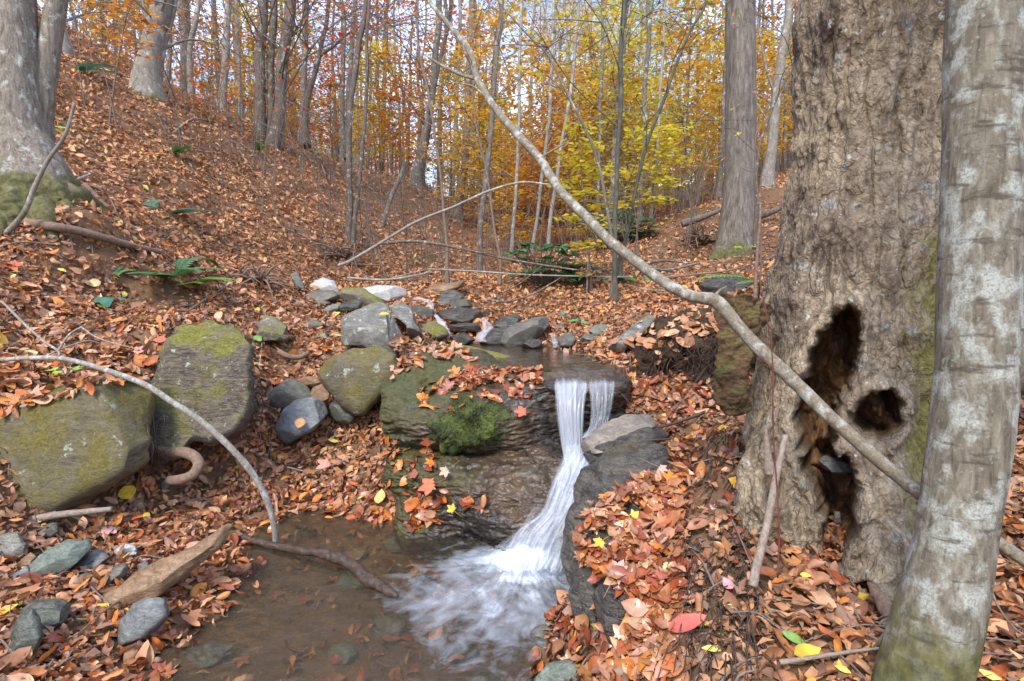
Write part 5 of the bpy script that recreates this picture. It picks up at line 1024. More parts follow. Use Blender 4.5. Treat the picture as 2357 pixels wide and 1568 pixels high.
def ground_leaves():
    mb = MB(); wet = MB()
    bands = [(.5,2.2,1550,.062,8,5),(2.2,3.6,1400,.062,7,5),(3.6,5.5,950,.068,5,4),(5.5,8.5,600,.069,4,3),(8.5,13,260,.085,3,3),(13,20,100,.11,3,2),(20,34,24,.17,3,2)]
    for y0, y1, dn, sz, na, nb in bands:
        X = 1.02*y1+.8; n = int((y1-y0)*2*X*dn); x = rnd(n, -X, X); y = rnd(n, y0, y1)
        k = np.abs(x) < 1.02*y+.8; x, y = x[k], y[k]; h = H(x, y); p3 = np.stack([x, y, h], 1)
        bare = fbm(p3*np.array([1.1, 1.1, 0]), 3, 60)+.35*fbm(p3*np.array([4, 4, 0]), 2, 61)
        sx, sy, sz_ = proj(p3)
        mound = (inpoly(sx, sy, [(1480,640),(1500,500),(1600,450),(1830,430),(1830,620),(1700,640)]) > 0)
        rootz = (inpoly(sx, sy, Z8([(360,560),(560,600),(600,1000),(620,1120),(520,1250),(450,1600),(300,1600),(330,1200),(260,1040)])) > 0)
        keep = (bare < .30+.2*RS.rand(len(x)))
        keep &= ~(mound & (RS.rand(len(x)) < .62)); keep &= ~(rootz & (RS.rand(len(x)) < .84))
        keep &= ~((h < -.02) & (RS.rand(len(x)) < np.where((x < -.35) & (y > 1.6), .88, .965)))
        up = (x > .66) & (y > 3.2) & (y < 3.2); keep &= ~up
        keep &= ~((np.abs(x-.1) < .5) & (y > 3.3) & (y < 4.9) & (h < .70) & (RS.rand(len(x)) < .85))
        x, y, h = x[keep], y[keep], h[keep]; p = np.stack([x, y, h], 1); nr = Nrm(x, y)
        isw = (x > .12) & (x < 1.0) & (y > 1.5) & (y < 3.1) & (RS.rand(len(x)) < .75) | ((h < .10) & (y < 3.6) & (RS.rand(len(x)) < .28))
        far = y > 5.2
        for msk, pal, tgt in [(isw, WETC, wet), (~isw & ~far, TAN, mb), (~isw & far, DRY, mb)]:
            q, nn = p[msk], nr[msk]; r_ = RS.rand(len(q)); brt = r_ < (.10 if tgt is mb and pal is TAN else .04); mp = (r_ > (.80 if tgt is wet else .93)) & (na > 3)
            o_ = ~brt & ~mp
            cu = 1.1 if tgt is wet else 2.1; ti = .42 if tgt is wet else .55
            scatter(tgt, q[o_], nn[o_], sz, pal, na=na, nb=nb, curl=cu, tilt=ti, lift=.03+.004*y0)
            scatter(tgt, q[brt], nn[brt], sz, BRT, na=na, nb=nb, curl=cu, tilt=ti, lift=.04)
            scatter(tgt, q[mp], nn[mp], sz*1.05, pal, 'maple', curl=.8, tilt=.35, lift=.035)
    for y0, y1, dn in [(.6,2.6,1500),(2.6,5.,900),(5.,9.,350)]:            # torn crumbs of old leaves between the whole ones
        n = int((y1-y0)*2*y1*dn); y = rnd(n, y0, y1); x = rnd(n, -1, 1)*(y+.3); h = H(x, y); k = h > .02; x, y, h = x[k], y[k], h[k]
        scatter(mb, np.stack([x, y, h+.004], 1), Nrm(x, y), .034, [(.26,.125,.065),(.36,.175,.085),(.17,.085,.05),(.46,.23,.115),(.3,.18,.12)], na=3, nb=3, curl=1.2, tilt=.5, asp=.35, lift=.03)
    # yellow flecks
    n = 900; y = .8+RS.rand(n)**1.2*9; x = (RS.rand(n)*2-1)*y; h = H(x, y); k = h > .03
    p = np.stack([x, y, h+.02], 1)[k]; scatter(mb, p, Nrm(x[k], y[k]), .06, [(.66,.48,.09),(.58,.50,.12),(.7,.4,.06)], na=4, nb=3, curl=.8, tilt=.4)
    return mb, wet
KEEPOUT = [(1422,1318),(1521,1083),(1205,952),(1042,1178),(1027,1088),(992,1120),(1583,1441),(1858,1510),(1538,1315),(1383,1253),(1460,1195)]
def patch(tgt, poly, n, pal, size=.075, **kw):
    """leaves dropped where lines of sight meet rock or ground"""
    p = np.asarray(poly, float); lo, hi_ = p.min(0), p.max(0); P_, N_ = [], []; tries = 0
    while len(P_) < n and tries < n*8:
        tries += 1; x, y = lo+(hi_-lo)*RS.rand(2)
        if inpoly(np.array([x]), np.array([y]), p)[0] < 0 or min((x-a)**2+(y-b)**2 for a, b in KEEPOUT) < 900: continue
        d = ray(x, y); d /= np.linalg.norm(d); hit = BV.ray_cast(Vector(CAM), Vector(d), 12)
        if hit[0] is None: continue
        nn = np.array(hit[1]); nn = nn if nn@d < 0 else -nn
        if nn[2] < -.1: continue
        P_.append(np.array(hit[0])+nn*.006); N_.append(nn*.6+np.array([0, -.1, .5]))
    if P_:
        N_ = np.array(N_); N_ /= np.linalg.norm(N_, axis=1)[:, None]
        kw.setdefault('tilt', .36); kw.setdefault('curl', 1.2); kw.setdefault('lift', .012)
        A_ = np.array(P_); q = RS.rand(len(A_)) < .3; scatter(tgt, A_[~q], N_[~q], size, pal, na=7, nb=4, **kw); kw.update(curl=.5); scatter(tgt, A_[q], N_[q], size*1.05, pal, 'maple', crumple=.06, **kw)
BV = make_bvh()
mb, wet = ground_leaves()
patch(wet, Z5([(1165,905),(1300,850),(1750,862),(1765,960),(1640,945),(1500,925),(1280,975),(1180,960)]), 130, WETC+TAN[:3])
patch(wet, Z5([(980,990),(1060,860),(1180,870),(1250,970),(1450,1010),(1480,1090),(1250,1110),(1000,1160),(975,1100)]), 45, WETC+BRT)
patch(wet, Z5([(1520,960),(1760,950),(1740,1010),(1640,1100),(1580,1120)]), 22, WETC)
patch(wet, Z7([(450,390),(540,280),(640,230),(720,380),(800,420),(700,500),(560,560),(470,590),(410,520)]), 70, WETC+BRT)
patch(wet, Z7([(300,0),(560,-40),(700,160),(640,260),(430,340),(300,300),(340,150)]), 40, WETC+BRT)
patch(wet, Z7([(780,360),(1000,380),(990,460),(820,470)]), 10, WETC)
patch(wet, Z7([(1640,440),(1760,400),(1850,330),(2020,230),(2160,60),(2240,60),(2240,1300),(1950,1260),(1900,1000),(1780,960),(1600,840),(1590,700),(1640,560)]), 1300, WETC+WETC+BRT[:2]+TAN, size=.059, lift=.05)
patch(wet, Z7([(1860,1180),(2000,1050),(2240,1000),(2240,1568),(1720,1568),(1780,1400)]), 240, TAN+BRT, lift=.03, curl=1.3)
patch(mb, [(0,915),(90,895),(170,872),(250,862),(330,890),(345,860),(380,800),(250,800),(0,830)], 200, TAN+BRT, lift=.04, curl=1.5, tilt=.4)
patch(wet, [(900,880),(985,830),(1090,830),(1060,800),(960,800),(900,850)], 90, TAN+BRT, lift=.02)
patch(mb, Z5([(620,690),(760,720),(830,760),(900,740),(840,640),(700,680)]), 30, TAN)
patch(wet, [(1400,690),(1640,700),(1480,800),(1380,810)], 60, TAN)
patch(mb, [(1490,800),(1560,735),(1650,725),(1690,760),(1600,790),(1520,850)], 50, TAN)
patch(mb, [(1560,745),(1640,705),(1740,700),(1700,760),(1600,780)], 60, TAN)
patch(mb, [(0,930),(95,900),(175,880),(250,872),(300,884),(240,900),(150,915),(60,945),(0,955)], 60, TAN+BRT, lift=.03, curl=1.5)
tag(mb.build('leaf_litter', LIT, origin=(0, 0, 0), col=True), kind='stuff'); tag(wet.build('wet_leaf_litter', WETL, origin=(0, 0, 0), col=True), kind='stuff')
# leaves one can pick out
def single(label, px, py, size, colr, kind='maple', curl=.35, tilt=.12, asp=.3, name='fallen_leaf', water=False, head=None):
    if water:
        d = ray(px, py); p = CAM+d*(CAM[2]-.006)/-d[2]; n = np.array([0, 0, 1.])
    else:
        d = ray(px, py); d = d/np.linalg.norm(d); h = BV.ray_cast(Vector(CAM), Vector(d), 30); n = np.array(h[1]); n = n if n@d < 0 else -n
        n = n*.5+np.array([0, -.35, .6])-d*.2; n /= np.linalg.norm(n); p = np.array(h[0])-d*.05+np.array([0, 0, .01])
    m = MB(); scatter(m, p[None], n[None], size, [colr], kind, na=8, nb=5, crumple=.05, curl=curl, tilt=tilt, asp=asp, lift=.001, jit=.05, heading=None if head is None else np.array([head], float))
    if kind == 'maple':
        v = m.v[0]; L = (v[1]-v[0]); L /= np.linalg.norm(L); m.add(*tube(np.array([v[0], v[0]+L*size*.35, v[0]+L*size*.8+np.array([0, 0, .004])]), .0012, 5), c=np.array(colr)*.6)
    tag(m.build(name, WETL if water else LIT, col=True), label, 'leaf')
single('large pale pink maple leaf on the boulder right of the pool', 1422, 1318, .12, (.66,.33,.27), head=(.3,.8,.2))
single('faded pink maple leaf on the rock right of the waterfall', 1521, 1083, .105, (.58,.36,.28))
single('vivid red maple leaf on the ledge left of the waterfall', 1205, 952, .11, (.72,.13,.07), tilt=.05)
single('yellow leaf upright on the wet leaves at the pool edge under the brown slab', 1042, 1178, .085, (.66,.5,.06))
single('pale cream maple leaf on the sloping brown slab', 1027, 1088, .10, (.5,.36,.25))
single('bright red maple leaf in the wet leaves left of the yellow one', 992, 1120, .10, (.7,.15,.07))
single('red oval leaf with a pink blush in the lower right leaves', 1583, 1441, .08, (.55,.12,.09), 'oval', asp=.17, head=(1,.2,0))
single('bright yellow leaf at the bottom right, below the green one', 1858, 1510, .05, (.66,.43,.05), 'oval', asp=.34)
single('fresh green leaf among brown ones at the bottom right', 1830, 1478, .045, (.18,.32,.07), 'oval', asp=.2)
single('pink leaf on the root tangle below the hollow tree', 1675, 1352, .055, (.72,.28,.30), 'oval', asp=.4)
single('orange leaf caught on the roots under the mossy stub', 1676, 990, .07, (.76,.36,.05), 'oval', asp=.4)
single('pale yellow leaf on the wet leaves near the pink maple leaf', 1538, 1315, .09, (.7,.56,.24))
single('mustard yellow leaf at the edge of the boulder right of the pool', 1383, 1253, .10, (.72,.46,.06))
single('small yellow leaf higher up the wet leaves by the short dark stick', 1460, 1195, .08, (.72,.56,.1))
single('round cream yellow leaf on the bent branch at the left', 70, 818, .075, (.72,.52,.24), 'oval', asp=.46)
single('round yellow leaf below the hanging roots', 294, 1139, .075, (.78,.48,.05), 'oval', asp=.45)
single('yellow orange leaf in the litter above the long flat stone', 338, 1190, .08, (.74,.44,.06), 'oval', asp=.4)
single('pink maple leaf left of the long flat stone', 250, 1222, .10, (.66,.34,.30))
single('red leaf leaning on the tall squarish boulder', 368, 786, .085, (.70,.13,.07), 'oval', asp=.35)
single('pink maple leaf fragment left of the tall squarish boulder', 315, 814, .075, (.70,.25,.22))
single('scarlet leaf at the left edge below the fallen branch', 25, 612, .10, (.74,.12,.06))
single('yellow oval leaf in the leaves left of the ferns', 216, 655, .09, (.70,.52,.22), 'oval', asp=.32)
single('dark red leaf on the leafy slope right of the yellow flecks', 1225, 640, .08, (.6,.08,.04))
single('lone orange leaf on the speckled blue grey stone', 690, 978, .06, (.66,.33,.13), 'oval', asp=.34, tilt=.02)
single('orange leaf floating on the pool behind the bent branch', 757, 1191, .10, (.74,.25,.04), 'oval', asp=.32, water=True)
single('yellow leaf hanging at the pool edge left of the brown slab', 875, 1147, .08, (.70,.48,.16), 'oval', asp=.34)
single('pink tinted maple leaf on the wet litter behind the pool', 752, 1070, .11, (.66,.27,.20))
single('red leaf lying by the white upright stone', 1580, 830, .06, (.6,.14,.08), 'oval', asp=.4)
# ---------- sticks, roots, ferns, shrubs ----------
def gz(px, py, lift=0.):
    z = G(px, py)[1]; return z-lift
def stick(label, pts, w, mat='twig', name='stick', cat='stick', lift=.10, wob=.0, taper=.5, seg=9, twigs=(), group=None):
    """lies on or leans over the ground; pts (px,py) or (px,py,z)"""
    sp = []
    for i, q in enumerate(pts):
        z = q[2] if len(q) > 2 else gz(q[0], q[1])-lift
        sp.append((q[0], q[1], z, w*(1-taper*i/max(1, len(pts)-1))))
    if not twigs:
        v, f = pix_tube(sp, 50, seg, .14, int(pts[0][0]), wob); return tag(MB().add(v, f).build(name, BK[mat]), label, cat, group)
    v, f = pix_tube(sp, 50, seg, .14, int(pts[0][0]), wob); o = empty(name, v.mean(0)); tag(o, label, cat, group); MB().add(v, f).build('stem', BK[mat], parent=o)
    zc = curve(np.array(sp, float), 50)
    for tw in twigs:
        k = np.argmin(np.hypot(zc[:, 0]-tw[0][0], zc[:, 1]-tw[0][1])); z0 = zc[k, 2]
        v, f = pix_tube([(x, y, z0+.04*i, w*.4*(1-.5*i/len(tw))) for i, (x, y) in enumerate(tw)], 20, 6, .12, 3); MB().add(v, f).build('twig', BK[mat], parent=o)
    return o
stick('thick brown fallen branch lying across the foot of the twin tree at the left', [(-40,500),(40,510),(110,520),(170,530),(240,548),(310,568),(375,582)], 26, 'rootbark', 'fallen_branch', 'branch', .06)
stick('thin upright dead stem crossing in front of the mossy foot of the twin tree', [(15,538,3.6),(55,490,3.6),(80,430,3.6),(110,370,3.6),(150,310,3.6),(172,236,3.6)], 13, 'smooth', 'dead_stem', 'stem')
stick('fallen pole on the slope right of the twin tree, the longer of two together', [(195,425),(240,470),(290,510),(350,558)], 12, 'rootbark', 'fallen_branch', 'branch')
stick('shorter thin pole beside the fallen pole on the left slope', [(205,428),(235,440),(260,470),(288,545)], 6, 'rootbark', 'fallen_branch', 'branch')
stick('whitish broken stick beside the mossy foot of the twin tree', [(148,428),(175,415),(205,402),(212,393)], 8, 'pale')
stick('long dead sapling fallen downhill below the leaning grey trunk', [(440,250),(510,290),(560,335),(625,385)], 5, 'grey', 'fallen_sapling', 'branch')
stick('pale forked twig on the slope crossing toward the trio', [(400,305),(440,275),(480,278),(530,290),(610,318),(680,335)], 4, 'pale')
stick('long thin pale pole fallen from the gully rim out over the upper stream', [(778,612,6.0),(815,596,6.0),(900,545,5.8),(960,510,5.7),(1040,478,5.5),(1125,440,5.4),(1200,420,5.3),(1265,425,5.3)], 8, 'pale', 'fallen_sapling', 'branch')
stick('long dark branch bridging the gully above the upper cascade', [(880,560,6.5),(960,556,6.3),(1060,572,6.1),(1160,595,5.9),(1260,612,5.7),(1330,622,5.6)], 8, 'brown', 'fallen_branch', 'branch', twigs=[[(1060,572),(1000,585),(940,600)], [(1160,595),(1120,580),(1060,570)], [(1250,610),(1200,650),(1130,690)]])
stick('grey branch lying low behind the white rock', [(800,640,6.4),(890,644,6.4),(975,630,6.3),(990,622,6.3)], 6, 'pale', twigs=[[(890,644),(940,630),(975,622)]])
stick('pale thin pole lying flat in the gully right of the gully trunk', [(985,620,6.6),(1100,625,6.4),(1200,632,6.3),(1340,636,6.2),(1450,637,6.1)], 5, 'pale')
stick('curved branch arching low over the rocks of the upper cascade', [(1120,690,5.2),(1170,694,5.2),(1230,675,5.3),(1290,640,5.5)], 6, 'brown')
stick('straight bare branch lying on the right bank below the mound', [(1470,610,5.2),(1530,600,5.2),(1600,608,5.2)], 8, 'brown')
stick('pair of dead stems lying along the right bank in front of the ridged tree', [(1530,640,5.4),(1600,632,5.4),(1680,622,5.4),(1760,600,5.2)], 6, 'rootbark', twigs=[[(1600,632),(1660,640),(1720,640)]])
stick('dark fallen trunk on the rise between the mound and the hollow tree', [(1735,500,8),(1770,490,8),(1810,474,8)], 20, 'brown', 'fallen_log', 'log')
stick('grey log lying on the mound left of the ridged tree', [(1570,515,7.6),(1620,500,7.6),(1665,480,7.6)], 18, 'grey', 'fallen_log', 'log')
stick('pale broken log end seen in the gap between the hollow and lichen trees', [(2120,520,4.6),(2160,515,4.6),(2220,505,4.6)], 14, 'smooth', 'fallen_log', 'log')
stick('large dark rotten log lying behind the lichen tree at the right edge', [(2260,830,2.3),(2330,840,2.3),(2450,850,2.3)], 150, 'brown', 'fallen_log', 'log', taper=.1, seg=40)
stick('weathered driftwood stick under the huge mossy boulder', [(-40,1222,2.45),(0,1216,2.45),(60,1200,2.45),(130,1186,2.46),(200,1178,2.47),(258,1172,2.48)], 24, 'drift')
stick('thinner brown stick just below the driftwood under the boulder', [(-20,1240,2.4),(40,1230,2.4),(110,1215,2.4)], 12, 'wetwood')
def wstick():
    sp = [(560,1235,2.66,16),(610,1252,2.62,16),(660,1262,2.56,18),(720,1272,2.5,20),(770,1280,2.46,26),(815,1305,2.38,26),(850,1335,2.28,28),(890,1358,2.2,24),(915,1372,2.15,10)]
    v, f = pix_tube(sp, 110, 22, .5, 5); tag(MB().add(v, f).build('sunken_stick', BK['wetwood']), 'dark wet stick lying half sunk across the pool', 'stick')
wstick()
stick('short dark broken stick poking out over the pool from the right bank', [(1322,1188,2.1),(1345,1192,2.08),(1375,1199,2.05),(1405,1206,2.02)], 11, 'wetwood')
stick('thin dark twig curving down beside the chute of the waterfall', [(1545,1010,2.5),(1480,1018,2.5),(1420,1048,2.5),(1375,1062,2.5),(1355,1110,2.45),(1345,1150,2.42)], 4, 'wetwood', 'twig', 'twig')
stick('dark branch lying from the right bank onto the flat brown stone', [(1620,950,2.75),(1560,972,2.72),(1500,990,2.68),(1440,1012,2.64),(1380,1032,2.6)], 8, 'wetwood', 'twig', 'twig', twigs=[[(1540,978),(1500,965),(1465,945),(1430,905)]])
stick('bare stake leaning up from the leaves in front of the hollow tree', [(1732,1350,1.42),(1745,1290,1.44),(1765,1210,1.47),(1780,1130,1.5),(1795,1060,1.52),(1808,1002,1.54)], 22, 'drift', 'stake', 'stake', taper=.4)
stick('broken pale stump of a sapling standing against the left root of the hollow tree', [(1772,1090,1.66),(1766,1040,1.66),(1762,980,1.66)], 26, 'drift', 'sapling_stump', 'stump', taper=.75)
stick('dark red stem rising thin and straight in front of the bent sapling', [(1790,1330,1.4),(1793,1200,1.4),(1780,1000,1.4),(1778,830,1.4),(1763,720,1.4),(1747,640,1.42),(1728,600,1.45)], 4.2, 'redtwig', 'red_stem', 'stem', twigs=[[(1776,850),(1745,810),(1722,790)]])
stick('thin grey dead stem standing left of the hollow tree', [(1738,690,1.9),(1742,600,1.9),(1750,480,1.9),(1741,470,1.9)], 9, 'rootbark', 'dead_stem', 'stem')
stick('long bare brown sapling standing between the ridged tree and the hollow tree', [(1745,700,2.6),(1752,600,2.6),(1750,500,2.6),(1740,400,2.6),(1742,300,2.6),(1770,240,2.6)], 5, 'twig', 'dead_stem', 'stem', twigs=[[(1740,405),(1700,380),(1665,360)]])
stick('broken grey stick lying in the leaves at the bottom right', [(1795,1525),(1880,1512),(1960,1500),(2050,1490)], 12, 'drift', lift=.05)
stick('stick propped against the foot of the lichen tree', [(2015,1490,1.28),(2040,1455,1.26),(2070,1410,1.24)], 11, 'drift')
stick('thin dark twig at the right edge below the bent sapling', [(2265,1290,1.3),(2290,1380,1.25),(2330,1440,1.22),(2370,1470,1.2)], 6, 'twig', 'twig', 'twig')
stick('thin straight twig at the bottom right corner', [(2230,1500,1.25),(2290,1505,1.22),(2380,1510,1.2)], 6, 'twig', 'twig', 'twig')
stick('thin bare twig leaning across the leaves below the ferns', [(410,732),(450,705),(500,672),(545,645),(590,612),(625,600)], 6, 'twig', 'twig', 'twig', lift=.08)
stick('short twig standing in the leaves right of the tall squarish boulder', [(598,838),(602,800),(604,770)], 3, 'pale', 'twig', 'twig', lift=.04)
stick('branched fine twig hanging between the tall boulder and the speckled stone', [(575,890,3.2),(598,905,3.2),(610,930,3.2),(640,948,3.2),(655,975,3.2)], 4, 'wetwood', 'twig', 'twig', twigs=[[(610,930),(600,950),(585,960)]])
stick('curved brown root lying above the pointed olive boulder', [(640,810),(665,820),(690,822),(710,812)], 14, 'rootbark', 'root', 'root', taper=.2)
stick('thin twig crossing the litter behind the pool', [(660,1075),(720,1085),(790,1060),(830,1042)], 3, 'pale', 'twig', 'twig')
stick('dark short stick in the litter behind the pool', [(660,1068),(690,1060),(725,1050)], 5, 'wetwood')
stick('snag leaning on the far slope with a black broken tip', [(877,530,10),(900,455,10),(918,415,10),(930,385,10)], 11, 'grey', 'snag', 'snag', taper=.1)
for i, (lb, pts) in enumerate([('fallen grey sapling lying on the far slope above the gully rim', [(640,520),(700,545),(760,585)]), ('dead pole leaning on the far slope near the snag', [(960,500),(985,560),(1000,590)]), ('thin dead pole lying on the far slope below the trio', [(540,330),(600,420),(650,470)]),
  ('long thin stem fallen down the far slope beside the matched pair', [(700,300),(740,380),(760,430)]), ('leaning dead stem at the end of the far slope', [(1080,560),(1100,480),(1130,400)])]):
    stick(lb, pts, 4, 'grey', 'fallen_sapling', 'branch', lift=.12)
# hanging roots between the two left boulders, and the thick looped root
def hang():
    o = empty('hanging_roots', P(335, 1050, 2.85)); tag(o, 'bundle of fine roots hanging down between the two big left boulders', 'roots')
    for i in range(44):
        x = 332+RS.randn()*14; y0 = 925+RS.rand()*40; y1 = 1040+RS.rand()*60; z = 2.8+RS.randn()*.05
        pts = [(x+RS.randn()*4, y0, z+.1, 0), (x+RS.randn()*9, y0+40, z, 0), (x+8+RS.randn()*12, (y0+y1)/2+20, z-.02, 0), (x+5+RS.randn()*16-(12 if i % 3 else 60)*RS.rand(), y1, z-.03, 0)]
        c = np.array([P(*q[:3]) for q in curve(np.array(pts), 22)]); v, f = tube(c, np.linspace(.006, .0016, 22)*(.25+.9*RS.rand()**1.5), 6, .2)
        MB().add(v, f).build('root', BK['rootbark' if i % 2 else 'wetwood'], parent=o)
hang()
stick('thick smooth root looping out below the tall squarish boulder', [(365,1035,2.86),(395,1042,2.84),(425,1042,2.8),(448,1052,2.76),(458,1070,2.72),(445,1092,2.7),(420,1103,2.7),(388,1106,2.72)], 26, 'rootbark', 'looped_root', 'root', taper=.15, seg=18, twigs=[[(425,1042),(400,1055),(350,1050)]])
def rootball(label, px, py, r, n, name='root_tangle'):
    o = empty(name, G(px, py)[0]); tag(o, label, 'roots'); mb = MB(); g = G(px, py)[0]
    for i in range(n):
        a = RS.rand()*6.28; e = RS.rand()*1.2; d = np.array([math.cos(a)*math.cos(e), math.sin(a)*math.cos(e)-.4, math.sin(e)*.8])
        c = curve([g-d*r*.1, g+d*r*.5+RS.randn(3)*r*.15, g+d*r+RS.randn(3)*r*.3-np.array([0, 0, r*.3])], 9); mb.add(*tube(c, np.linspace(.012, .003, 9)*r*4*(.4+RS.rand()), 5, .2, cap=False))
    mb.build('root', BK['rootbark'], parent=o)
rootball('upturned tangle of reddish roots on the left slope above the two mossy rocks', 600, 655, .28, 46)
rootball('dark tangle of roots and debris under the gully rim at the fallen pole', 790, 600, .38, 60)
rootball('small tangle of roots on the mound left of the ridged tree', 1615, 560, .35, 46)
mb = MB()
for i in range(220):                                                  # roots hanging out of the earth mound
    x = 1490+RS.rand()*190; y = 760+RS.rand()*150; d = ray(x, y); d = d/np.linalg.norm(d); h = BV.ray_cast(Vector(CAM), Vector(d), 8)
    if h[0] is None: continue
    a = np.array(h[0]); L = .05+RS.rand()*.13; c = curve([a+d*.02, a-d*.03+np.array([RS.randn()*.03, 0, -L*.4]), a-d*.02+np.array([RS.randn()*.07, -.02, -L])], 8)
    mb.add(*tube(c, np.linspace(.002, .0007, 8)*(.6+RS.rand()*1.2), 4, cap=False))
eb = [o for k, o in RK.items() if 'crumbling' in k][0]; tag(mb.build('hair_roots', BK['wetwood'], parent=eb), kind='stuff')
# fine litter of twigs all over the ground
mb = MB()
for i in range(2600):
    y = .9+RS.rand()**1.1*17; x = (RS.rand()*2-1)*1.05*y; h = float(H(x, y)[0])
    if h < .05: continue
    a = RS.rand()*6.28; L = (.05+RS.rand()**2*.4)*(.6+y*.1); p = np.array([x, y, h+.025]); e = np.array([math.cos(a)*L, math.sin(a)*L, 0])
    q = [p-e*.5, p+np.array([0, 0, .02])+RS.randn(3)*L*.05, p+e*.5]
    for b in (0, 2): q[b][2] = float(H(q[b][0], q[b][1])[0])+.03
    mb.add(*tube(curve(q, 7), np.linspace(.003, .001, 7)*(.6+RS.rand())*(1+.12*y), 4, cap=False))
tag(mb.build('twig_litter', BK['twig'], origin=(0, 0, 0)), kind='stuff')
# ferns
FERN = mat_leaf('fern_leaf', trans=.3, rough=.45)
FG = [(.085,.19,.065),(.11,.23,.07),(.13,.26,.07),(.08,.17,.075)]
def fern(label, px, py, fronds, size, pal=FG, z=None, cat='fern', name='fern', pin=15, wide=.16):
    g, zz = G(px, py); z = z or zz; g = P(px, py, z)+np.array([0, 0, .0]); o = empty(name, g); tag(o, label, cat)
    for k, (a, up, ln) in enumerate(fronds):
        a = math.radians(a); L = size*ln; d = np.array([math.cos(a), math.sin(a), 0]); pts = [g, g+d*L*.4+np.array([0, 0, up*L*.55]), g+d*L*.85+np.array([0, 0, up*L*.55]), g+d*L*1.08+np.array([0, 0, up*L*.3])]
        c = curve(pts, pin*2); t = np.gradient(c, axis=0); t /= np.linalg.norm(t, axis=1)[:, None]; s = np.cross(t, [0, 0, 1.]); s /= np.linalg.norm(s, axis=1)[:, None]; nn = np.cross(s, t)
        m = MB(); cc = np.array(pal[k % len(pal)])*(.85+.3*RS.rand()); m.add(*tube(c, np.linspace(.003, .001, len(c)), 4, cap=False), c=cc*.6)
        for i in range(3, pin*2-1):
            f_ = i/(pin*2-1); w = L*wide*math.sin(math.pi*min(1, (f_*.93+.10))**.75)**.8
            for sd in (-1, 1):
                p = c[i]; tip = p+s[i]*sd*w+t[i]*w*.35-nn[i]*w*.22; b = t[i]*L*.5/pin*.85
                m.add(np.array([p-b*.9, p+b*.9, p*.4+tip*.6+b*.75+nn[i]*w*.04, tip, p*.4+tip*.6-b*.75+nn[i]*w*.04]), [np.array([[0, 1, 2, 3]]), np.array([[0, 3, 4, 4]])[:, :3]], c=cc*(.9+.2*RS.rand()))
        m.build('frond', FERN, parent=o, col=True, smooth=False)
fern('largest fern, with broad glossy fronds hanging downhill above the tall squarish boulder', 400, 640, [(-75,.10,1.1),(-95,.15,.9),(-150,.3,.8),(100,.6,.9),(70,.7,.8),(-35,.3,.8),(20,.4,.7),(160,.5,.6)], 0.49)
fern('yellowish fern spreading right of the largest fern', 440, 660, [(-20,.3,1),(10,.35,.9),(-50,.2,.9),(40,.5,.7),(-80,.2,.6)], 0.36, [(.16,.28,.05),(.2,.32,.07)])
fern('blue green fern lying sideways halfway up the left slope', 385, 495, [(150,.3,1.1),(170,.2,1),(10,.2,1),(-20,.2,.8),(190,.15,.7),(40,.4,.7)], 0.49, [(.11,.20,.115),(.10,.19,.10)])
fern('thin single fern frond leaning on the left slope above the sideways fern', 345, 488, [(125,.5,1.2),(110,.6,.8)], 0.49, [(.11,.24,.14)])
fern('small dark fern beneath the moss foot and the fallen branch', 245, 655, [(90,.8,1),(60,.7,.9),(120,.6,.8)], 0.27)
fern('blue green fern on the top of the left slope near the twin tree', 175, 165, [(0,.3,1),(40,.3,1),(180,.2,1),(140,.3,.9),(-30,.2,.8)], 0.52, [(.10,.23,.12)])
fern('dark fern on the left slope above the bent dead pole', 405, 355, [(-30,.3,1),(-60,.2,1),(160,.3,.8),(20,.3,.9)], 0.37)
fern('small fern on the far slope below the trio of trunks', 590, 350, [(-60,.3,1),(-30,.3,.9),(200,.3,.8)], 0.45)
fern('light green fern on the right bank at the foot of the hollow tree', 1765, 662, [(180,.3,1),(0,.3,1),(40,.4,.8),(220,.2,.8)], 0.32, [(.17,.30,.06),(.2,.33,.08)], z=2.6)
fern('low green fern on the right bank in front of the ridged tree', 1480, 655, [(180,.3,1),(0,.3,1),(60,.4,.8),(120,.3,.9)], 0.47, [(.12,.26,.06)])
fern('fern on the right hand slope in the gap behind the hollow tree', 2165, 530, [(180,.3,1),(0,.3,1),(60,.4,.8),(-60,.3,.9)], 0.54, [(.10,.24,.08)])
# leafy sprouts: oval leaves on a stem
def sprout(label, px, py, leaves, size, pal, stem=.08, z=None, name='seedling', cat='seedling', asp=.36, mat=None, mapl=False):
    g, zz = G(px, py); g = P(px, py, z or zz); o = empty(name, g); tag(o, label, cat); st = MB(); lf = MB()
    for i in range(leaves):
        a = i*2.4+RS.rand(); top = g+np.array([math.cos(a)*size*.55, math.sin(a)*size*.55, stem*(.7+.5*RS.rand())]); st.add(*tube(curve([g, (g+top)/2+np.array([0, 0, stem*.3]), top], 6), .0018, 4, cap=False))
        hd = np.array([[math.cos(a), math.sin(a), -.25]]); scatter(lf, top[None]+hd*size*.3, np.array([[math.cos(a)*.2, math.sin(a)*.2-.15, 1.]]), size, pal, 'maple' if mapl else 'oval', na=7, nb=5, curl=.3, tilt=.1, asp=asp, lift=.001, heading=hd)
    st.build('stem', BK['twig'], parent=o); lf.build('leaves', FERN if mat is None else mat, parent=o, col=True); return o
sprout('low plant with three long dark blue green leaves on the left leaf bank', 225, 702, 4, .17, [(.07,.22,.13),(.065,.2,.11)], .05, name='plant', cat='plant', asp=.24)
sprout('lime green seedling on the leaves above the huge mossy boulder', 152, 872, 4, .07, [(.42,.56,.08),(.36,.50,.07)], .05, z=2.7, mapl=True)
sprout('small green seedling on the leaves right of the tall squarish boulder', 578, 800, 5, .10, [(.14,.32,.06),(.2,.38,.08)], .07, asp=.26)
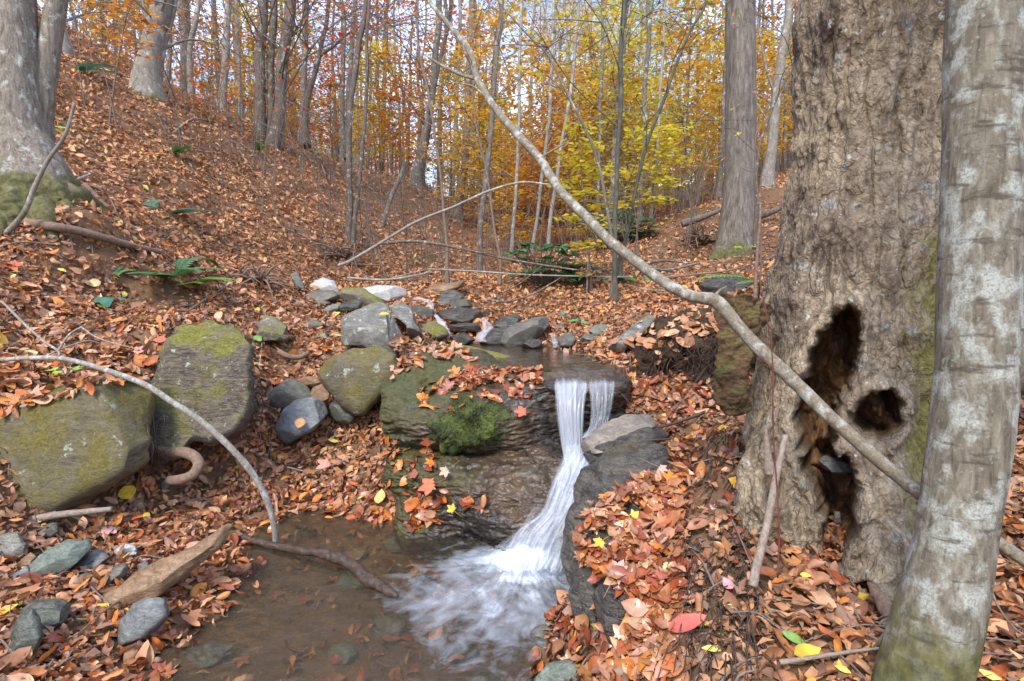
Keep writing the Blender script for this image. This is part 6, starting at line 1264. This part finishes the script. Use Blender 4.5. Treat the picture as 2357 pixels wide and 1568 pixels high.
sprout('lime green sprig against the foot of the ridged tree', 1717, 585, 5, .12, [(.45,.62,.10),(.5,.62,.14)], .08, z=6.0, asp=.4)
sprout('yellow leaved seedling standing before the tilted boulder', 895, 790, 7, .05, [(.6,.44,.08),(.55,.45,.1)], .2, z=3.75, asp=.4)
sprout('tiny green clover like plant on the right shore of the upper pool', 1335, 750, 5, .08, [(.12,.34,.10)], .05, asp=.42)
sprout('green seedling right of the fallen bank stones', 1400, 742, 4, .08, [(.2,.38,.08)], .05, asp=.4)
sprout('small yellow sprig at the left edge near the scarlet leaf', 50, 660, 5, .08, [(.5,.42,.1),(.3,.36,.08)], .08, asp=.4)
sprout('pale green sprout on the left slope beside the twin tree', 108, 312, 4, .12, [(.5,.52,.1)], .08, z=4.6, asp=.4)
for lb, px, py, n, s in [('dark green rhododendron shrub in the gully right of the gully trunk', 1245, 640, 60, .50), ('dark green rhododendron shrub behind the bent sapling, under the dark pole', 1405, 545, 60, .55), ('small green rhododendron at the right end of the gully', 1470, 535, 30, .35), ('low leafy green shrub near the stream right of the gully', 1330, 640, 26, .30)]:
    g, z = G(px, py+20); g = P(px, py+25, z); o = empty('rhododendron', g); tag(o, lb, 'shrub'); st = MB(); lf = MB()
    for i in range(n):
        a = RS.rand()*6.28; r_ = s*np.sqrt(RS.rand())*.75; tip = g+np.array([math.cos(a)*r_, math.sin(a)*r_, s*(.3+.75*RS.rand())]); st.add(*tube(curve([g, (g+tip)/2+RS.randn(3)*.04, tip], 6), .004, 4, cap=False))
        for j in range(6):
            b = j*1.05+RS.rand(); hd = np.array([[math.cos(b), math.sin(b), -.35]]); scatter(lf, tip[None]+hd*.06, np.array([[0, -.2, 1.]]), .13, [(.035,.10,.03),(.05,.14,.04),(.07,.18,.05)], na=4, nb=3, curl=.4, tilt=.2, asp=.2, lift=.001, heading=hd)
    st.build('stem', BK['twig'], parent=o); lf.build('leaves', FERN, parent=o, col=True)
# bare brush on the ridges and thin saplings
mb = MB()
for i in range(560):
    y = 7+RS.rand()*14; x = (RS.rand()*1.1-.75)*y; h = float(H(x, y)[0]); Hh = (.5+RS.rand()*1.6)
    p = np.array([x, y, h-.03]); ln = RS.randn(2)*.25*Hh
    c = curve([p, p+np.array([ln[0]*.3, ln[1]*.3, Hh*.5]), p+np.array([ln[0], ln[1], Hh])], 9); mb.add(*tube(c, np.linspace(.010, .002, 9)*(.5+RS.rand()*.7), 4, cap=False))
    for t in range(4):
        j = RS.randint(3, 8); e = RS.randn(3)*.25*Hh*np.array([1, 1, .5])+np.array([0, 0, .12*Hh]); mb.add(*tube(np.array([c[j], c[j]+e*.5+RS.randn(3)*.03, c[j]+e]), np.array([.004, .003, .0015]), 4, cap=False))
tag(mb.build('bare_brush', BK['twig'], origin=(0, 0, 0)), kind='stuff')
